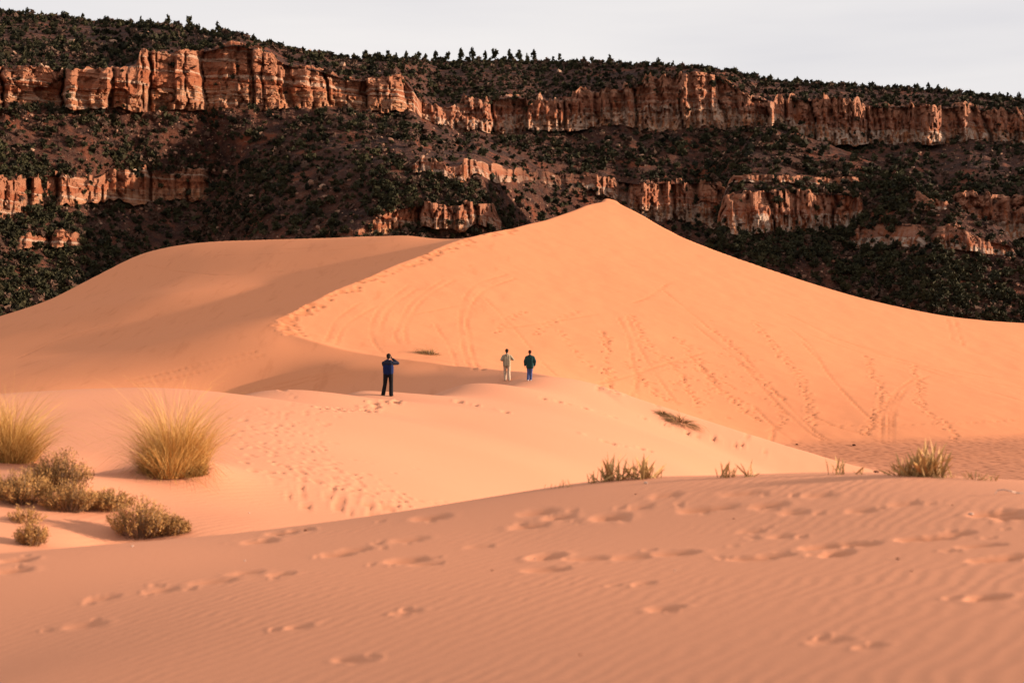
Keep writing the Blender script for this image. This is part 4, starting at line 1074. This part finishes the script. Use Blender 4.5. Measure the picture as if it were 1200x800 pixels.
def person(loc, rz, H, label, P):
    root = empty('person', loc, rz); k = H / 1.75; root.scale = (k * 1.06, k * 1.06, k); tag(root, label, 'person')
    a_l, a_r, hips, knees, ank = P['arm_l'], P['arm_r'], P['hips'], P['knees'], P['ankles']
    hd = Vector(P['head'])
    # body under the clothes, one continuous surface
    B = [((0, 0, 1.02), 0.10, (0, 0, 1.28), 0.10), ((-0.1, 0, 1.37), 0.055, (0.1, 0, 1.37), 0.055), ((0, 0, 1.38), 0.065, (hd.x * 0.5, hd.y * 0.5, 1.5), 0.055), ((hd.x * 0.5, hd.y * 0.5, 1.5), 0.055, (hd.x, hd.y, 1.58), 0.058),
         ((hd.x, hd.y - 0.005, hd.z + 0.03), 0.088, (hd.x, hd.y + 0.012, hd.z - 0.04), 0.068), ((hd.x, hd.y + 0.03, hd.z - 0.02), 0.06, (hd.x, hd.y + 0.045, hd.z - 0.085), 0.038),
         ((hd.x, hd.y + 0.088, hd.z + 0.015), 0.009, (hd.x, hd.y + 0.108, hd.z - 0.02), 0.013),
         ((hd.x - 0.083, hd.y, hd.z + 0.01), 0.012, (hd.x - 0.08, hd.y - 0.004, hd.z - 0.03), 0.009), ((hd.x + 0.083, hd.y, hd.z + 0.01), 0.012, (hd.x + 0.08, hd.y - 0.004, hd.z - 0.03), 0.009)]
    for A, sg in ((a_l, -1), (a_r, 1)):
        B += [((0.0, 0, 1.37), 0.06, A[0], 0.052), (A[0], 0.05, A[1], 0.04), (A[1], 0.04, A[2], 0.027)]
        f = (Vector(A[2]) - Vector(A[1]))
        B += hand(A[2], A[3] if len(A) > 3 else f, P.get('palm_up', (0, 0, 1)) if len(A) > 3 else (sg, 0, 0), (-sg, 0, 0) if len(A) > 3 else (0, 1, 0))
    for h, n, a in zip(hips, knees, ank):
        B += [((0, 0, 1.0), 0.085, h, 0.08), (h, 0.083, n, 0.055), (n, 0.053, a, 0.036), (a, 0.036, (a[0], a[1] + 0.12, 0.035), 0.03)]
    skin('body', B, 0.009, skinm, root)
    # jacket
    J = []
    jb = P['hem']
    for x in (-0.075, 0.0, 0.075):
        J += [((x * 1.1, 0, jb), 0.128, (x * 1.15, 0, 1.2), 0.135), ((x * 1.15, 0, 1.2), 0.135, (x * 1.2, -0.01, 1.355), 0.098)]
    J += [((-0.05, 0, 1.40), 0.075, (0.05, 0, 1.40), 0.075), ((0, -0.005, 1.44), 0.066, (0, 0.0, 1.47), 0.062)]
    if P.get('hood'): J += [((-0.06, -0.075, 1.44), 0.05, (0.06, -0.075, 1.44), 0.05), ((0, -0.09, 1.40), 0.05, (0, -0.075, 1.45), 0.05)]
    SL = []
    for A in (a_l, a_r):
        q = Vector(A[1]).lerp(Vector(A[2]), 0.93)
        SL += [((Vector(A[0]).x * 0.6, 0, 1.38), 0.08, A[0], 0.085), (A[0], 0.085, A[1], 0.070), (A[1], 0.070, tuple(q), 0.052)]
    if P.get('yoke'):
        skin('jacket', J, 0.0145, P['jacket'], root)
        Yk = SL + [((-0.1, -0.005, 1.345), 0.125, (0.1, -0.005, 1.345), 0.125), ((-0.09, -0.005, 1.42), 0.085, (0.09, -0.005, 1.42), 0.085)]
        sl = skin('sleeves', Yk, 0.0145, P['yoke'], root); sl['label'] = 'dark navy shoulders and sleeves'
    else:
        skin('jacket', J + SL, 0.0145, P['jacket'], root)
    T = [((-0.07, 0, 0.98), 0.115, (0.07, 0, 0.98), 0.115)]
    for h, n, a in zip(hips, knees, ank):
        T += [((h[0] * 0.8, 0, 0.96), 0.11, h, 0.105), (h, 0.105, n, 0.08), (n, 0.08, (a[0], a[1], a[2] - 0.02), P.get('cuff', 0.07))]
    skin('trousers', T, 0.0145, P['trousers'], root)
    for a in ank:
        sh = skin('shoe', [((a[0], a[1] - 0.03, 0.045), 0.045, (a[0], a[1] + 0.06, 0.04), 0.045), ((a[0], a[1] + 0.06, 0.04), 0.045, (a[0] * 1.1, a[1] + 0.15, 0.03), 0.035)], 0.009, P['shoes'], root)
    skin('hair', [((hd.x, hd.y - 0.016, hd.z + 0.045), 0.093, (hd.x, hd.y - 0.032, hd.z - 0.02), 0.078), ((hd.x, hd.y - 0.04, hd.z - 0.03), 0.066, (hd.x, hd.y - 0.036, hd.z - 0.06), 0.05)], 0.008, P['hair'], root)
    for x in (-0.032, 0.032):
        skin('eye', [((hd.x + x, hd.y + 0.082, hd.z + 0.008), 0.011, (hd.x + x, hd.y + 0.083, hd.z + 0.008), 0.011)], 0.004, eyem, root)
    skin('mouth', [((hd.x - 0.02, hd.y + 0.082, hd.z - 0.062), 0.006, (hd.x + 0.02, hd.y + 0.082, hd.z - 0.062), 0.006)], 0.003, lipm, root)
    return root

def stand(u, v, y0, y1):
    """footing on the crest of the middle dune"""
    s_ = (u - CU) / FPX
    ys = np.linspace(y0, y1, 300); vs = np.array([CV - ground_z(s_ * q, q) / q * FPX for q in ys])
    k = int(np.argmax(vs <= v)) if (vs <= v).any() else int(np.argmin(vs))
    return s_ * ys[k], ys[k], ground_z(s_ * ys[k], ys[k])

x, y, z = stand(455, 464, 50, 75)
kk = 49.5 * ppm(y)
ph = person((x, y, z - 0.01), math.radians(-14), kk, 'person in blue jacket and black trousers raising a camera to the face', dict(
    head=(0.01, 0.03, 1.635), arm_l=((-0.185, 0, 1.365), (-0.25, 0.19, 1.28), (-0.07, 0.2, 1.53), (0.5, 0.2, 0.6)), arm_r=((0.185, 0, 1.365), (0.35, 0.12, 1.36), (0.11, 0.18, 1.54), (-0.5, 0.3, 0.6)), palm_up=(0, -0.3, 1),
    hips=((-0.1, 0, 0.92), (0.1, 0, 0.92)), knees=((-0.14, 0.02, 0.5), (0.11, 0.02, 0.5)), ankles=((-0.21, 0.0, 0.09), (0.13, -0.04, 0.09)), hem=0.97,
    jacket=cloth('blue_jacket', (0.007, 0.017, 0.07)), yoke=cloth('navy_cloth', (0.016, 0.018, 0.035)), trousers=cloth('black_cloth', (0.008, 0.008, 0.010)), shoes=cloth('black_leather', (0.008, 0.008, 0.009)), hair=hairm, cuff=0.085))
bmc = bmesh.new()
bmesh.ops.create_cube(bmc, size=1.0, matrix=Matrix.Diagonal((0.13, 0.06, 0.09, 1)))
bmesh.ops.bevel(bmc, geom=bmc.edges[:] , offset=0.012, segments=2, affect='EDGES')
bmesh.ops.create_cone(bmc, cap_ends=True, segments=20, radius1=0.036, radius2=0.033, depth=0.09, matrix=Matrix.Translation((0, 0.07, -0.003)) @ Matrix.Rotation(math.radians(90), 4, 'X'))
bmesh.ops.create_cube(bmc, size=1.0, matrix=Matrix.Translation((0, 0, 0.052)) @ Matrix.Diagonal((0.05, 0.05, 0.03, 1)))
me = bpy.data.meshes.new('handheld_camera'); bmc.to_mesh(me); bmc.free()
camo = link('handheld_camera', me, cloth('camera_black', (0.012, 0.012, 0.013)))
k_ = kk / 1.75; R_ = Matrix.Rotation(math.radians(-14), 3, 'Z')
camo.location = Vector((x, y, z - 0.01)) + R_ @ Vector((0.015, 0.185, 1.62)) * k_; camo.rotation_euler = (0, 0, math.radians(-14)); camo.scale = (k_,) * 3
tag(camo, 'black camera held up to the face by the person in blue', 'camera')

x, y, z = stand(594, 445.5, 74, 90)
person((x, y, z - 0.02), math.radians(6), 37 * ppm(y), 'person in beige hooded jacket and khaki trousers walking with bent arms', dict(
    head=(0.0, 0.02, 1.635), arm_l=((-0.18, 0, 1.35), (-0.29, -0.06, 1.15), (-0.22, 0.2, 1.12)), arm_r=((0.18, 0, 1.35), (0.32, -0.03, 1.17), (0.24, 0.22, 1.20)),
    hips=((-0.1, 0, 0.92), (0.1, 0, 0.92)), knees=((-0.09, 0.10, 0.52), (0.10, -0.01, 0.5)), ankles=((-0.08, 0.05, 0.10), (0.11, -0.16, 0.10)), hem=0.86, hood=True,
    jacket=cloth('beige_jacket', (0.33, 0.26, 0.17)), trousers=cloth('khaki_cloth', (0.50, 0.36, 0.25)), shoes=cloth('tan_shoe', (0.45, 0.36, 0.28)), hair=hairm))
x, y, z = stand(621, 446, 74, 90)
person((x, y, z - 0.02), math.radians(-4), 36 * ppm(y), 'person in dark green jacket and blue jeans walking with arms hanging', dict(
    head=(0.0, 0.03, 1.63), arm_l=((-0.18, 0, 1.345), (-0.27, -0.04, 1.12), (-0.27, 0.05, 0.88)), arm_r=((0.18, 0, 1.345), (0.28, -0.03, 1.12), (0.25, 0.06, 0.88)),
    hips=((-0.09, 0, 0.92), (0.09, 0, 0.92)), knees=((-0.08, 0.05, 0.5), (0.06, 0.03, 0.5)), ankles=((-0.10, -0.06, 0.10), (0.04, 0.06, 0.10)), hem=0.80, hood=True,
    jacket=cloth('green_jacket', (0.012, 0.045, 0.045)), trousers=cloth('denim', (0.06, 0.085, 0.20)), shoes=cloth('white_shoe', (0.62, 0.56, 0.52)), hair=cloth('red_cap', (0.05, 0.016, 0.012))))
